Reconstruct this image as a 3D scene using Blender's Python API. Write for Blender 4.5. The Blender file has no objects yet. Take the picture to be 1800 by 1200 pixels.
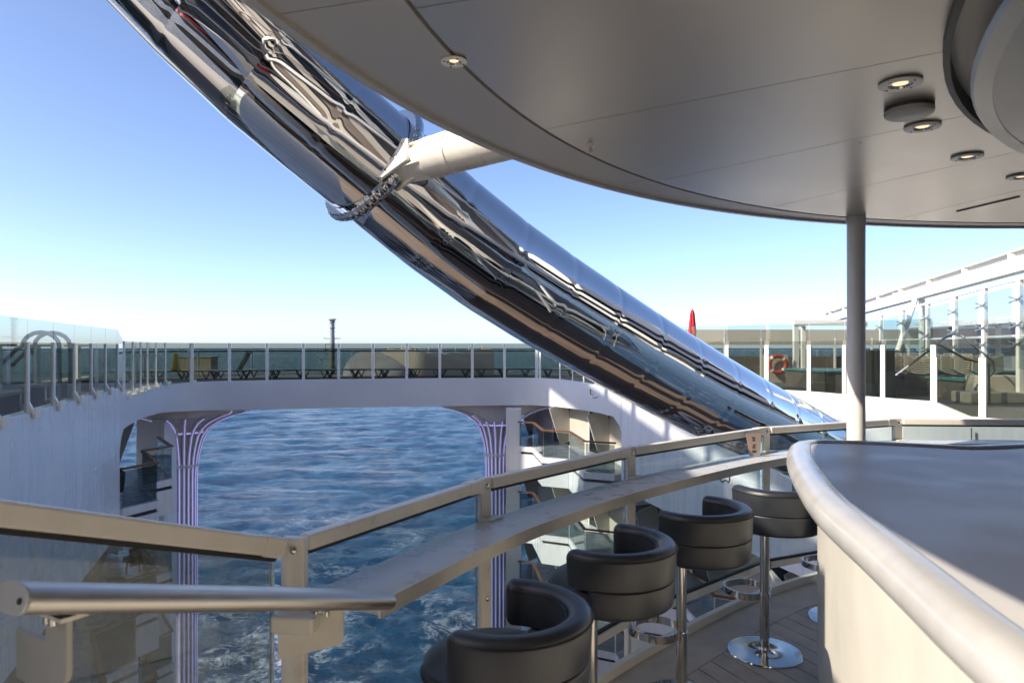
import bpy, math, random
import numpy as np
from mathutils import Vector, Matrix, noise
random.seed(7)
R = math.radians
scene = bpy.context.scene
C = scene.collection

# ------------------------------------------------------------------ camera, sky, sun, exposure
CAM_Z = 1.75
cam_data = bpy.data.cameras.new('camera')
cam_data.lens = 24.0; cam_data.sensor_width = 36.0
cam_data.shift_y = 10.0 / 1800.0
cam_data.clip_start = 0.05; cam_data.clip_end = 60000
cam_data.dof.use_dof = True
cam_data.dof.focus_distance = 8.0; cam_data.dof.aperture_fstop = 4.5
cam = bpy.data.objects.new('camera', cam_data)
cam.location = (0, 0, CAM_Z); cam.rotation_euler = (R(90), 0, 0)
C.objects.link(cam); scene.camera = cam

SUN_AZ, SUN_EL = R(-112), R(35)
world = bpy.data.worlds.new('World'); scene.world = world
world.use_nodes = True
wn = world.node_tree
for n in list(wn.nodes): wn.nodes.remove(n)
wo = wn.nodes.new('ShaderNodeOutputWorld'); wb = wn.nodes.new('ShaderNodeBackground')
sky = wn.nodes.new('ShaderNodeTexSky'); sky.sky_type = 'NISHITA'
sky.sun_disc = False; sky.sun_elevation = SUN_EL; sky.sun_rotation = SUN_AZ % (2 * math.pi)
sky.altitude = 50; sky.air_density = 0.50; sky.dust_density = 0.95; sky.ozone_density = 2.8
wb.inputs['Strength'].default_value = 0.15
tn = wn.nodes.new('ShaderNodeMix'); tn.data_type = 'RGBA'; tn.blend_type = 'MULTIPLY'; tn.inputs[0].default_value = 1.0; tn.inputs[7].default_value = (1.05, .985, .97, 1)
wn.links.new(sky.outputs[0], tn.inputs[6]); wn.links.new(tn.outputs[2], wb.inputs[0]); wn.links.new(wb.outputs[0], wo.inputs[0])

sun_dir = Vector((math.sin(SUN_AZ) * math.cos(SUN_EL), math.cos(SUN_AZ) * math.cos(SUN_EL), math.sin(SUN_EL)))
sl = bpy.data.lights.new('sun', 'SUN'); sl.energy = 3.2; sl.angle = R(0.55); sl.color = (1.0, 0.90, 0.76)
so = bpy.data.objects.new('sun', sl); so.rotation_euler = sun_dir.to_track_quat('Z', 'Y').to_euler()
C.objects.link(so)
vs = scene.view_settings
vs.view_transform = 'Standard'; vs.look = 'None'; vs.gamma = 1.0; vs.use_curve_mapping = False
vs.exposure = 1.22
scene.cycles.max_bounces = 14; scene.cycles.transparent_max_bounces = 40
scene.cycles.glossy_bounces = 6; scene.cycles.diffuse_bounces = 5
scene.cycles.caustics_reflective = False; scene.cycles.caustics_refractive = False
scene.cycles.use_denoising = True
scene.cycles.sample_clamp_indirect = 6.0

# ------------------------------------------------------------------ helpers
def at(px, py, Y):
    return Vector(((px - 900) / 1200 * Y, Y, CAM_Z - (py - 610) / 1200 * Y))

def V(*a): return Vector(a)

ROOT = {}
class MB:
    def __init__(s): s.v = []; s.f = []
    def add(s, vs_, fs_):
        o = len(s.v); s.v += [tuple(p) for p in vs_]; s.f += [tuple(i + o for i in f) for f in fs_]; return s
    def box(s, c, d, rz=0.0):
        cs, sn = math.cos(rz), math.sin(rz); vs_ = []
        for z in (-.5, .5):
            for x, y in ((-.5, -.5), (.5, -.5), (.5, .5), (-.5, .5)):
                a, b = x * d[0], y * d[1]
                vs_.append((c[0] + a * cs - b * sn, c[1] + a * sn + b * cs, c[2] + z * d[2]))
        return s.add(vs_, [(3, 2, 1, 0), (4, 5, 6, 7), (0, 1, 5, 4), (1, 2, 6, 5), (2, 3, 7, 6), (3, 0, 4, 7)])
    def bar(s, p0, p1, w, h, up=(0, 0, 1)):
        p0, p1 = Vector(p0), Vector(p1); d = (p1 - p0).normalized(); u = Vector(up)
        r = d.cross(u).normalized(); u = r.cross(d).normalized(); vs_ = []
        for p in (p0, p1):
            for a, b in ((-.5, -.5), (.5, -.5), (.5, .5), (-.5, .5)):
                vs_.append(p + r * a * w + u * b * h)
        return s.add(vs_, [(0, 1, 2, 3), (7, 6, 5, 4), (4, 5, 1, 0), (5, 6, 2, 1), (6, 7, 3, 2), (7, 4, 0, 3)])
    def cyl(s, p0, p1, r0, r1=None, n=16):
        r1 = r0 if r1 is None else r1
        p0, p1 = Vector(p0), Vector(p1); d = (p1 - p0).normalized()
        u = d.orthogonal().normalized(); w = d.cross(u); vs_ = []
        for p, r in ((p0, r0), (p1, r1)):
            for i in range(n):
                a = 2 * math.pi * i / n; vs_.append(p + (u * math.cos(a) + w * math.sin(a)) * r)
        fs_ = [(i, (i + 1) % n, n + (i + 1) % n, n + i) for i in range(n)]
        fs_ += [tuple(range(n - 1, -1, -1)), tuple(range(n, 2 * n))]
        return s.add(vs_, fs_)
    def sweep(s, path, prof, up=(0, 0, 1), closed=False, scales=None):
        path = [Vector(p) for p in path]; n = len(path); m = len(prof); vs_ = []; U = Vector(up)
        for i, p in enumerate(path):
            if closed: d = path[(i + 1) % n] - path[i - 1]
            else: d = path[min(i + 1, n - 1)] - path[max(i - 1, 0)]
            d.normalize(); r = d.cross(U)
            if r.length < 1e-4: r = d.cross(Vector((0, 1, 0)))
            r.normalize(); u = r.cross(d).normalized(); k = scales[i] if scales else 1
            for a, b in prof: vs_.append(p + r * a * k + u * b * k)
        fs_ = []
        for i in range(n if closed else n - 1):
            j = (i + 1) % n
            for q in range(m):
                q2 = (q + 1) % m; fs_.append((i * m + q, i * m + q2, j * m + q2, j * m + q))
        if not closed: fs_ += [tuple(range(m - 1, -1, -1)), tuple(range((n - 1) * m, n * m))]
        return s.add(vs_, fs_)
    def tube(s, path, r, n=10, closed=False, up=(0, 0, 1)):
        return s.sweep(path, [(r * math.cos(2 * math.pi * i / n), r * math.sin(2 * math.pi * i / n)) for i in range(n)], up, closed)
    def prism(s, poly, z0, z1):
        n = len(poly); vs_ = [(p[0], p[1], z0) for p in poly] + [(p[0], p[1], z1) for p in poly]
        return s.add(vs_, [tuple(range(n - 1, -1, -1)), tuple(range(n, 2 * n))] + [(i, (i + 1) % n, n + (i + 1) % n, n + i) for i in range(n)])
    def plate(s, poly3, thick):
        """flat polygon in 3D given thickness along its normal"""
        P = [Vector(p) for p in poly3]; nrm = (P[1] - P[0]).cross(P[2] - P[0]).normalized() * thick / 2; n = len(P)
        return s.add([p - nrm for p in P] + [p + nrm for p in P], [tuple(range(n - 1, -1, -1)), tuple(range(n, 2 * n))] + [(i, (i + 1) % n, n + (i + 1) % n, n + i) for i in range(n)])
    def lathe(s, prof, c=(0, 0, 0), n=32, a0=0.0, a1=2 * math.pi):
        full = abs(a1 - a0 - 2 * math.pi) < 1e-6; m = len(prof); k = n if full else n + 1; vs_ = []
        for i in range(k):
            a = a0 + (a1 - a0) * i / n
            for r, z in prof: vs_.append((c[0] + r * math.cos(a), c[1] + r * math.sin(a), c[2] + z))
        fs_ = []
        for i in range(n):
            j = (i + 1) % k
            for q in range(m - 1): fs_.append((i * m + q, j * m + q, j * m + q + 1, i * m + q + 1))
        return s.add(vs_, fs_)
    def strip(s, pts, zb, zt, thick):
        """wall along a plan polyline; the inner face lies on pts, thickness to the left of travel"""
        n = len(pts); vs_ = []; P = [Vector((p[0], p[1])) for p in pts]
        for i in range(n):
            d = (P[min(i + 1, n - 1)] - P[max(i - 1, 0)]).normalized(); nn = Vector((-d.y, d.x)) * thick
            vs_ += [(P[i].x, P[i].y, zb[i]), (P[i].x, P[i].y, zt[i]), (P[i].x + nn.x, P[i].y + nn.y, zt[i]), (P[i].x + nn.x, P[i].y + nn.y, zb[i])]
        fs_ = []
        for i in range(n - 1):
            a, b = 4 * i, 4 * i + 4
            for q in range(4): fs_.append((a + q, a + (q + 1) % 4, b + (q + 1) % 4, b + q))
        fs_ += [(3, 2, 1, 0), tuple(4 * (n - 1) + q for q in range(4))]
        return s.add(vs_, fs_)
    def mesh(s, name):
        me = bpy.data.meshes.new(name); me.from_pydata(s.v, [], s.f)
        import bmesh
        bm = bmesh.new(); bm.from_mesh(me); bmesh.ops.recalc_face_normals(bm, faces=bm.faces); bm.to_mesh(me); bm.free()
        return me
    def build(s, name, mat, parent=None, smooth=False, bevel=0.0, local=False, seg=2):
        inv = ROOT.get(parent.name) if parent else None
        if inv is not None and not local: s.v = [tuple(inv @ Vector(p)) for p in s.v]
        me = s.mesh(name); me.materials.append(mat)
        if smooth:
            me.polygons.foreach_set('use_smooth', [True] * len(me.polygons)); me.set_sharp_from_angle(angle=R(38))
        o = bpy.data.objects.new(name, me); C.objects.link(o)
        if parent:
            o.parent = parent
            if inv is not None: ROOT[o.name] = inv
        if bevel:
            b = o.modifiers.new('bevel', 'BEVEL'); b.width = bevel; b.segments = seg; b.limit_method = 'ANGLE'; b.angle_limit = R(40)
        return o

def tag(o, label=None, cat=None, group=None, kind=None):
    if label: o['label'] = label
    if cat: o['category'] = cat
    if group: o['group'] = group
    if kind: o['kind'] = kind
    return o

def thing(name, label, cat, loc=(0, 0, 0), rz=0.0, group=None):
    o = bpy.data.objects.new(name, None); C.objects.link(o)
    o.empty_display_size = 0.1; o.location = loc; o.rotation_euler = (0, 0, rz)
    ROOT[o.name] = (Matrix.Translation(Vector(loc)) @ Matrix.Rotation(rz, 4, 'Z')).inverted()
    return tag(o, label, cat, group)

def copy_tree(o, loc=None, rz=None, parent=None, label=None):
    c = o.copy(); C.objects.link(c)
    if parent is not None: c.parent = parent
    if loc is not None: c.location = loc
    if rz is not None: c.rotation_euler = (0, 0, rz)
    if label: c['label'] = label
    for ch in list(o.children): copy_tree(ch, parent=c)
    return c

def inst(o, parent, loc, rz=0.0):
    """another piece that shares the mesh of o, placed in the frame of parent"""
    c = bpy.data.objects.new(o.name.split('.')[0], o.data); C.objects.link(c); c.parent = parent
    c.location = loc; c.rotation_euler = (0, 0, rz); return c

def catmull(P, n=12):
    P = [Vector(p) for p in P]; Q = [2 * P[0] - P[1]] + P + [2 * P[-1] - P[-2]]; out = []
    for i in range(1, len(Q) - 2):
        a, b, c, d = Q[i - 1], Q[i], Q[i + 1], Q[i + 2]
        for k in range(n):
            t = k / n
            out.append(0.5 * (2 * b + (c - a) * t + (2 * a - 5 * b + 4 * c - d) * t * t + (3 * b - a - 3 * c + d) * t ** 3))
    out.append(P[-1]); return out

def resample(P, step):
    P = [Vector(p) for p in P]; L = [0.0]
    for a, b in zip(P, P[1:]): L.append(L[-1] + (b - a).length)
    n = max(1, round(L[-1] / step)); out = []; j = 0
    for i in range(n + 1):
        t = L[-1] * i / n
        while j < len(L) - 2 and L[j + 1] < t: j += 1
        out.append(P[j].lerp(P[j + 1], (t - L[j]) / max(1e-9, L[j + 1] - L[j])))
    return out

def offset(P, d):
    """offset a plan curve to the right of travel"""
    out = []
    for i, p in enumerate(P):
        t = (P[min(i + 1, len(P) - 1)] - P[max(i - 1, 0)]); t = Vector((t.x, t.y)).normalized()
        out.append(Vector((p.x + t.y * d, p.y - t.x * d)))
    return out

# ------------------------------------------------------------------ materials
def mat(name, col, rough=0.5, metal=0.0, var=0.0, vscale=3.0, bump=0.0, bscale=40.0, spec=0.5, stretch=(1, 1, 1), rvar=0.0, coat=0.0, rand=0.0, coords='Object'):
    m = bpy.data.materials.new(name); m.use_nodes = True; nt = m.node_tree; b = nt.nodes['Principled BSDF']
    b.inputs['Base Color'].default_value = (*col, 1); b.inputs['Roughness'].default_value = rough
    b.inputs['Metallic'].default_value = metal; b.inputs['Specular IOR Level'].default_value = spec
    b.inputs['Coat Weight'].default_value = coat; b.inputs['Coat Roughness'].default_value = 0.1
    tc = nt.nodes.new('ShaderNodeTexCoord'); mp = nt.nodes.new('ShaderNodeMapping'); mp.inputs['Scale'].default_value = stretch
    nt.links.new(tc.outputs[coords], mp.inputs[0])
    if var or rvar or rand:
        nz = nt.nodes.new('ShaderNodeTexNoise'); nz.inputs['Scale'].default_value = vscale; nz.inputs['Detail'].default_value = 6; nz.inputs['Roughness'].default_value = .6
        nt.links.new(mp.outputs[0], nz.inputs['Vector'])
        if var or rand:
            mr = nt.nodes.new('ShaderNodeMapRange'); mr.inputs[1].default_value = .3; mr.inputs[2].default_value = .7
            mr.inputs[3].default_value = 1 - var; mr.inputs[4].default_value = 1 + var * .6
            nt.links.new(nz.outputs[0], mr.inputs[0]); val = mr.outputs[0]
            if rand:
                oi = nt.nodes.new('ShaderNodeObjectInfo'); m2 = nt.nodes.new('ShaderNodeMapRange')
                m2.inputs[3].default_value = 1 - rand; m2.inputs[4].default_value = 1 + rand
                nt.links.new(oi.outputs['Random'], m2.inputs[0])
                mu = nt.nodes.new('ShaderNodeMath'); mu.operation = 'MULTIPLY'
                nt.links.new(val, mu.inputs[0]); nt.links.new(m2.outputs[0], mu.inputs[1]); val = mu.outputs[0]
            vm = nt.nodes.new('ShaderNodeVectorMath'); vm.operation = 'SCALE'; vm.inputs[0].default_value = col
            nt.links.new(val, vm.inputs['Scale']); nt.links.new(vm.outputs[0], b.inputs['Base Color'])
        if rvar:
            m3 = nt.nodes.new('ShaderNodeMapRange'); m3.inputs[1].default_value = .3; m3.inputs[2].default_value = .7
            m3.inputs[3].default_value = max(0.02, rough - rvar); m3.inputs[4].default_value = rough + rvar
            nt.links.new(nz.outputs[0], m3.inputs[0]); nt.links.new(m3.outputs[0], b.inputs['Roughness'])
    if bump:
        n2 = nt.nodes.new('ShaderNodeTexNoise'); n2.inputs['Scale'].default_value = bscale; n2.inputs['Detail'].default_value = 4
        nt.links.new(mp.outputs[0], n2.inputs['Vector'])
        bp = nt.nodes.new('ShaderNodeBump'); bp.inputs['Strength'].default_value = bump; bp.inputs['Distance'].default_value = .02
        nt.links.new(n2.outputs[0], bp.inputs['Height']); nt.links.new(bp.outputs[0], b.inputs['Normal'])
    return m

def glass(name, tint, dirt=0.0, ior=1.45, dscale=(6, 6, 1.2), dcol=(.6, .62, .6)):
    m = bpy.data.materials.new(name); m.use_nodes = True; nt = m.node_tree
    for n in list(nt.nodes): nt.nodes.remove(n)
    out = nt.nodes.new('ShaderNodeOutputMaterial'); tr = nt.nodes.new('ShaderNodeBsdfTransparent'); gl = nt.nodes.new('ShaderNodeBsdfGlossy')
    fr = nt.nodes.new('ShaderNodeFresnel'); mx = nt.nodes.new('ShaderNodeMixShader')
    tr.inputs[0].default_value = (*[t ** .5 for t in tint], 1); gl.inputs['Roughness'].default_value = 0.01; gl.inputs[0].default_value = (.9, .95, .95, 1)
    fr.inputs['IOR'].default_value = ior
    ge = nt.nodes.new('ShaderNodeNewGeometry'); lt = nt.nodes.new('ShaderNodeMath'); lt.operation = 'SUBTRACT'; lt.inputs[0].default_value = 1.0
    mu = nt.nodes.new('ShaderNodeMath'); mu.operation = 'MULTIPLY'
    nt.links.new(ge.outputs['Backfacing'], lt.inputs[1]); nt.links.new(fr.outputs[0], mu.inputs[0]); nt.links.new(lt.outputs[0], mu.inputs[1])
    nt.links.new(mu.outputs[0], mx.inputs[0]); nt.links.new(tr.outputs[0], mx.inputs[1]); nt.links.new(gl.outputs[0], mx.inputs[2])
    last = mx
    if dirt:
        df = nt.nodes.new('ShaderNodeBsdfDiffuse'); df.inputs[0].default_value = (*dcol, 1)
        tc = nt.nodes.new('ShaderNodeTexCoord'); mp = nt.nodes.new('ShaderNodeMapping'); mp.inputs['Scale'].default_value = dscale
        nz = nt.nodes.new('ShaderNodeTexNoise'); nz.inputs['Scale'].default_value = 4; nz.inputs['Detail'].default_value = 9; nz.inputs['Roughness'].default_value = .75
        nt.links.new(tc.outputs['Object'], mp.inputs[0]); nt.links.new(mp.outputs[0], nz.inputs['Vector'])
        mr = nt.nodes.new('ShaderNodeMapRange'); mr.inputs[1].default_value = .5; mr.inputs[2].default_value = .8; mr.inputs[3].default_value = dirt * .15; mr.inputs[4].default_value = dirt
        nt.links.new(nz.outputs[0], mr.inputs[0]); m2 = nt.nodes.new('ShaderNodeMixShader')
        nt.links.new(mr.outputs[0], m2.inputs[0]); nt.links.new(mx.outputs[0], m2.inputs[1]); nt.links.new(df.outputs[0], m2.inputs[2]); last = m2
    nt.links.new(last.outputs[0], out.inputs[0]); return m

def emit(name, col, st):
    m = bpy.data.materials.new(name); m.use_nodes = True; b = m.node_tree.nodes['Principled BSDF']
    b.inputs['Base Color'].default_value = (*col, 1); b.inputs['Emission Color'].default_value = (*col, 1); b.inputs['Emission Strength'].default_value = st
    return m

M = {}
M['hull'] = mat('white_hull_paint', (.75, .755, .77), .28, var=.05, vscale=1.6, stretch=(1.6, 1.6, .10), bump=.05, bscale=1.6, rvar=.08)
M['bridge'] = mat('white_bridge_paint', (.72, .73, .75), .35, var=.06, vscale=.5, bump=.03, bscale=1.2, rvar=.08)
M['cream'] = mat('cream_rail_paint', (.80, .76, .66), .33, var=.07, vscale=9, bump=.03, bscale=120, rvar=.08)
M['ledge'] = mat('grey_ledge_paint', (.62, .62, .61), .30, var=.08, vscale=6, bump=.02, bscale=90, rvar=.07)
M['white'] = mat('white_steel_paint', (.82, .80, .75), .35, var=.06, vscale=4, rvar=.08)
M['greyplate'] = mat('grey_bracket_paint', (.42, .42, .39), .4, var=.08, vscale=8)
M['alu'] = mat('satin_aluminium', (.52, .50, .46), .38, .9, var=.06, vscale=4, stretch=(1, 1, 12), rvar=.06)
M['ceil'] = mat('satin_ceiling_panel', (.62, .575, .50), .30, .68, var=.04, vscale=1.6, rvar=.03)
M['ring'] = mat('satin_rim_panel', (.56, .525, .47), .42, .45, var=.04, vscale=2, rvar=.03)
M['drum'] = mat('satin_drum_panel', (.42, .405, .37), .38, .8, var=.05, vscale=2, rvar=.06)
M['trim'] = mat('dark_trim', (.06, .058, .055), .5)
M['black'] = mat('black_rubber', (.012, .012, .012), .6)
M['steel'] = mat('mirror_steel', (.63, .635, .64), .03, 1.0)
M['chrome'] = mat('polished_steel', (.62, .60, .57), .10, 1.0, rvar=.05, vscale=8)
M['leather'] = mat('charcoal_leather', (.023, .027, .035), .36, var=.15, vscale=14, bump=.09, bscale=260, spec=.5, rvar=.05)
M['piping'] = mat('black_piping', (.010, .010, .011), .5)
M['plank'] = mat('grey_teak_plank', (.50, .45, .40), .6, var=.16, vscale=7, stretch=(1, 1, 1), bump=.12, bscale=60, rand=.12)
M['teak'] = mat('weathered_teak', (.44, .41, .365), .6, var=.15, vscale=3)
M['caulk'] = mat('black_caulk', (.025, .024, .022), .7)
M['counter'] = mat('grey_solid_surface', (.60, .58, .55), .40, var=.09, vscale=3.5, bump=.01, bscale=20, rvar=.06, coords='Object')
M['bull'] = mat('pale_bullnose', (.46, .45, .435), .22, var=.10, vscale=5, rvar=.07)
M['panel'] = mat('cream_bar_front', (.64, .61, .54), .38, var=.07, vscale=5)
M['gear'] = mat('sun_bleached_sling', (.42, .40, .34), .8, var=.1, vscale=10)
M['darkmetal'] = mat('dark_lounger_frame', (.035, .04, .042), .45)
M['beige'] = mat('beige_partition', (.46, .43, .37), .6, var=.08, vscale=2)
M['door'] = mat('dark_cabin_glass', (.012, .015, .017), .06, var=.2, vscale=2)
M['wood'] = mat('brown_wood_rail', (.15, .07, .035), .42, var=.2, vscale=8)
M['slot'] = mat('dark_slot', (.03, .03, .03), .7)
M['fins'] = mat('column_rib_paint', (.74, .71, .72), .45, var=.08, vscale=3)
M['flare'] = mat('column_skin_bronze', (.62, .57, .54), .5, var=.08, vscale=2)
M['led'] = emit('violet_led', (.50, .46, 1.0), .30)
M['lens'] = emit('warm_lamp_lens', (1.0, .74, .42), .55)
M['deckgrey'] = mat('dark_pool_deck', (.13, .115, .10), .6, var=.2, vscale=1.3)
M['deckwhite'] = mat('white_deck_margin', (.74, .73, .70), .5, var=.05, vscale=1.5)
M['teal'] = mat('teal_pool_tile', (.06, .24, .20), .25, var=.2, vscale=3)
M['brown'] = mat('brown_pool_wall', (.14, .115, .09), .6, var=.2, vscale=4)
M['canvas'] = mat('beige_canvas', (.50, .45, .37), .8, var=.05, vscale=2)
M['red'] = mat('red_canvas', (.50, .012, .02), .7, var=.2, vscale=9)
M['orange'] = mat('orange_buoy', (.45, .06, .02), .5)
M['yellow'] = mat('yellow_plastic', (.55, .38, .02), .5)
M['grey'] = mat('grey_mast_paint', (.30, .31, .33), .5)
M['promenade'] = mat('brown_promenade', (.17, .12, .085), .6, var=.3, vscale=.5)
M['paper'] = mat('pinkish_menu_card', (.50, .38, .33), .6, var=.05)
M['ink'] = mat('dark_print', (.10, .08, .08), .7)
M['edge'] = mat('sky_lit_glass_edge', (.55, .72, .95), .15, var=.5, vscale=60)  # refracted sky painted in as a pale blue base colour
M['roofwhite'] = mat('white_roof_top', (.70, .70, .69), .5, var=.05)
M['facade'] = mat('deckhouse_cladding', (.17, .13, .10), .5, var=.25, vscale=1)
M['acrylic'] = glass('clear_acrylic', (.92, .94, .94))
M['gbar'] = glass('bar_rail_glass', (.60, .70, .70), dirt=.06)
M['gramp'] = glass('salted_rail_glass', (.50, .58, .58), dirt=.55, dscale=(5, 5, 3), dcol=(.45, .47, .43))
M['gpool'] = glass('green_tinted_glass', (.40, .44, .39), dirt=.03)
M['gup'] = glass('pale_green_glass', (.60, .66, .62), dirt=.02)
M['gclear'] = glass('clear_windscreen_glass', (.66, .76, .80), dirt=.02)
M['gbalc'] = glass('dark_balcony_glass', (.34, .40, .42))
# ------------------------------------------------------------------ sea
SEA_Z = -46.0
def sea_material():
    m = bpy.data.materials.new('sea_water'); m.use_nodes = True; nt = m.node_tree; b = nt.nodes['Principled BSDF']; L = nt.links.new
    N = nt.nodes.new
    tc = N('ShaderNodeTexCoord'); sep = N('ShaderNodeSeparateXYZ'); L(tc.outputs['Object'], sep.inputs[0])
    def nz(scale, sx=1, sy=1, det=6, rough=.6, dist=0.0):
        mp = N('ShaderNodeMapping'); mp.inputs['Scale'].default_value = (sx, sy, 1); L(tc.outputs['Object'], mp.inputs[0])
        n = N('ShaderNodeTexNoise'); n.inputs['Scale'].default_value = scale; n.inputs['Detail'].default_value = det
        n.inputs['Roughness'].default_value = rough; n.inputs['Distortion'].default_value = dist; L(mp.outputs[0], n.inputs['Vector']); return n
    def rng(s, a, c, d=0.0, e=1.0):
        r = N('ShaderNodeMapRange'); r.inputs[1].default_value = a; r.inputs[2].default_value = c; r.inputs[3].default_value = d; r.inputs[4].default_value = e
        L(s, r.inputs[0]); return r.outputs[0]
    def mul(a, c, op='MULTIPLY'):
        x = N('ShaderNodeMath'); x.operation = op
        for i, q in enumerate((a, c)):
            if isinstance(q, (int, float)): x.inputs[i].default_value = q
            else: L(q, x.inputs[i])
        x.use_clamp = op == 'ADD'; return x.outputs[0]
    # lacy foam of the wake: thin veins where a warped noise crosses its middle value
    def veins(scale, sx, sy, width, dist):
        n = nz(scale, sx, sy, 7, .62, dist); a = N('ShaderNodeMath'); a.operation = 'SUBTRACT'; L(n.outputs[0], a.inputs[0]); a.inputs[1].default_value = .5
        c = N('ShaderNodeMath'); c.operation = 'ABSOLUTE'; L(a.outputs[0], c.inputs[0]); return rng(c.outputs[0], 0, width, 1, 0)
    sh_ = N('ShaderNodeMath'); sh_.operation = 'MULTIPLY_ADD'; L(sep.outputs[1], sh_.inputs[0]); sh_.inputs[1].default_value = .29; L(sep.outputs[0], sh_.inputs[2])
    ab = N('ShaderNodeMath'); ab.operation = 'ABSOLUTE'; L(sh_.outputs[0], ab.inputs[0]); wake = rng(ab.outputs[0], 14, 58, 1, 0)
    near = rng(sep.outputs[1], 100, 215, 1.0, 0.05)
    patch = rng(nz(.045, 1, .7, 3).outputs[0], .47, .64)
    fine = rng(nz(.9, 1, 1.3, 6, .75).outputs[0], .36, .60)
    f1 = mul(mul(veins(.10, 1, 1.25, .06, 1.1), near), mul(patch, fine))
    f2 = mul(mul(veins(.28, 1, 1.3, .07, .7), near), mul(rng(nz(.06, 1, 1, 3).outputs[0], .49, .66), fine))
    f1 = mul(mul(f1, f2, 'ADD'), rng(wake, 0, 1, .35, 1.0))
    foam_glint = mul(rng(nz(.05, .35, 2.4, 7, .70).outputs[0], .50, .74), rng(sep.outputs[1], 120, 300, .15, .55))  # far white streaks: wake foam plus water highlights painted into the colour
    f3 = mul(foam_glint, wake)
    caps = mul(rng(nz(.22, .6, 1.7, 9, .80).outputs[0], .64, .84), .30)
    foam = mul(mul(f1, f3, 'ADD'), caps, 'ADD')
    mixc = N('ShaderNodeMix'); mixc.data_type = 'RGBA'
    depth = N('ShaderNodeMix'); depth.data_type = 'RGBA'; depth.inputs[6].default_value = (.005, .036, .095, 1); depth.inputs[7].default_value = (.010, .080, .165, 1)
    L(rng(nz(.05, 1, 1, 4).outputs[0], .35, .65), depth.inputs[0])
    L(foam, mixc.inputs[0]); L(depth.outputs[2], mixc.inputs[6]); mixc.inputs[7].default_value = (.74, .78, .80, 1)
    L(mixc.outputs[2], b.inputs['Base Color'])
    L(rng(foam, 0, 1, .16, .7), b.inputs['Roughness']); b.inputs['IOR'].default_value = 1.33
    hsum = N('ShaderNodeMath'); hsum.operation = 'ADD'; L(nz(.62, 1, 1.6, 10, .74, .2).outputs[0], hsum.inputs[0]); L(mul(nz(2.4, 1, 1.4, 5, .6).outputs[0], .3), hsum.inputs[1])
    bp = N('ShaderNodeBump'); bp.inputs['Strength'].default_value = 1.0; bp.inputs['Distance'].default_value = 1.5
    L(hsum.outputs[0], bp.inputs['Height']); L(bp.outputs[0], b.inputs['Normal'])
    return m

def build_sea():
    rs = np.random.RandomState(3)
    xs = np.concatenate([-np.geomspace(40000, 305, 18), np.arange(-300, 78, .80), np.geomspace(80, 40000, 18)])
    ys = [80.0]
    while ys[-1] < 640: ys.append(ys[-1] + .0050 * ys[-1])
    ys = np.concatenate([-np.geomspace(40000, 60, 12), [0, 40, 60, 70], np.array(ys), np.geomspace(700, 45000, 18)])
    X, Y = np.meshgrid(xs, ys); Z = np.zeros_like(X)
    for i in range(34):
        lam = 2.6 * (1.085 ** i) * rs.uniform(.9, 1.1); k = 2 * math.pi / lam
        th = math.pi * .5 + rs.normal(0, .75); a = .0150 * lam ** .72
        ph = rs.uniform(0, 2 * math.pi)
        warp = .5 * np.sin(X * k * .13 + i) + .5 * np.sin(Y * k * .11 + 2 * i)
        s = .5 + .5 * np.sin(k * (X * math.cos(th) + Y * math.sin(th)) + ph + 1.4 * warp)
        Z += a * (2 * s ** 1.5 - .85) * np.clip((lam - .0125 * np.abs(Y)) / (.01 * np.abs(Y) + .1), 0, 1)
    fade = np.clip((X + 300) / 25, 0, 1) * np.clip((78 - X) / 20, 0, 1) * np.clip((Y - 78) / 8, 0, 1) * np.clip((640 - Y) / 160, 0, 1)
    wk = np.clip((X + 70) / 25, 0, 1) * np.clip((30 - X) / 25, 0, 1) * np.clip((240 - Y) / 120, 0, 1)
    Z *= fade * (.75 + .9 * wk)
    ny, nx = X.shape; co = np.stack([X, Y, Z], -1).reshape(-1, 3).astype(np.float32)
    idx = np.arange(nx * ny).reshape(ny, nx); q = np.stack([idx[:-1, :-1], idx[:-1, 1:], idx[1:, 1:], idx[1:, :-1]], -1).reshape(-1, 4)
    me = bpy.data.meshes.new('sea'); nf = len(q)
    me.vertices.add(len(co)); me.vertices.foreach_set('co', co.ravel()); me.loops.add(nf * 4); me.loops.foreach_set('vertex_index', q.ravel().astype(np.int32))
    me.polygons.add(nf); me.polygons.foreach_set('loop_start', np.arange(0, nf * 4, 4, dtype=np.int32)); me.polygons.foreach_set('use_smooth', np.ones(nf, bool))
    me.update(calc_edges=True); me.materials.append(sea_material())
    o = bpy.data.objects.new('sea', me); o.location = (0, 0, SEA_Z); C.objects.link(o)
    tag(o, 'blue choppy sea with white wake foam behind the ship', 'sea', kind='structure')
build_sea()

# ------------------------------------------------------------------ ship: deck edge round the stern opening
DECK = 0.49
def left_line(Y): return -9.80 - 0.365 * (Y - 17.4)
EDGE_L = [Vector((left_line(y), y)) for y in (3.0, 6.0, 9.05, 12.5, 16.45, 16.5, 16.62, 17.0, 18.0, 19.2, 21.0)]
BEND_L = catmull([Vector((left_line(21.0), 21.0)), Vector((-11.75, 23.0)), Vector((-11.45, 24.3)), Vector((-10.4, 25.2)), Vector((-7.5, 26.4)), Vector((-3.2, 27.4)), Vector((0.3, 27.9)), Vector((1.35, 27.5)), Vector((2.0, 26.0)), Vector((2.55, 23.6)), Vector((2.95, 21.6))], 6)
RWALL = [Vector((2.95 + .266 * s, 21.6 - s)) for s in (0, .6, 1.05, 1.17, 1.2, 3, 6, 8.6)]
RBEND = catmull([RWALL[-1], Vector((5.75, 11.75)), Vector((6.5, 11.2)), Vector((8.2, 11.0)), Vector((10.5, 11.0)), Vector((14, 11.0))], 5)

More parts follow.
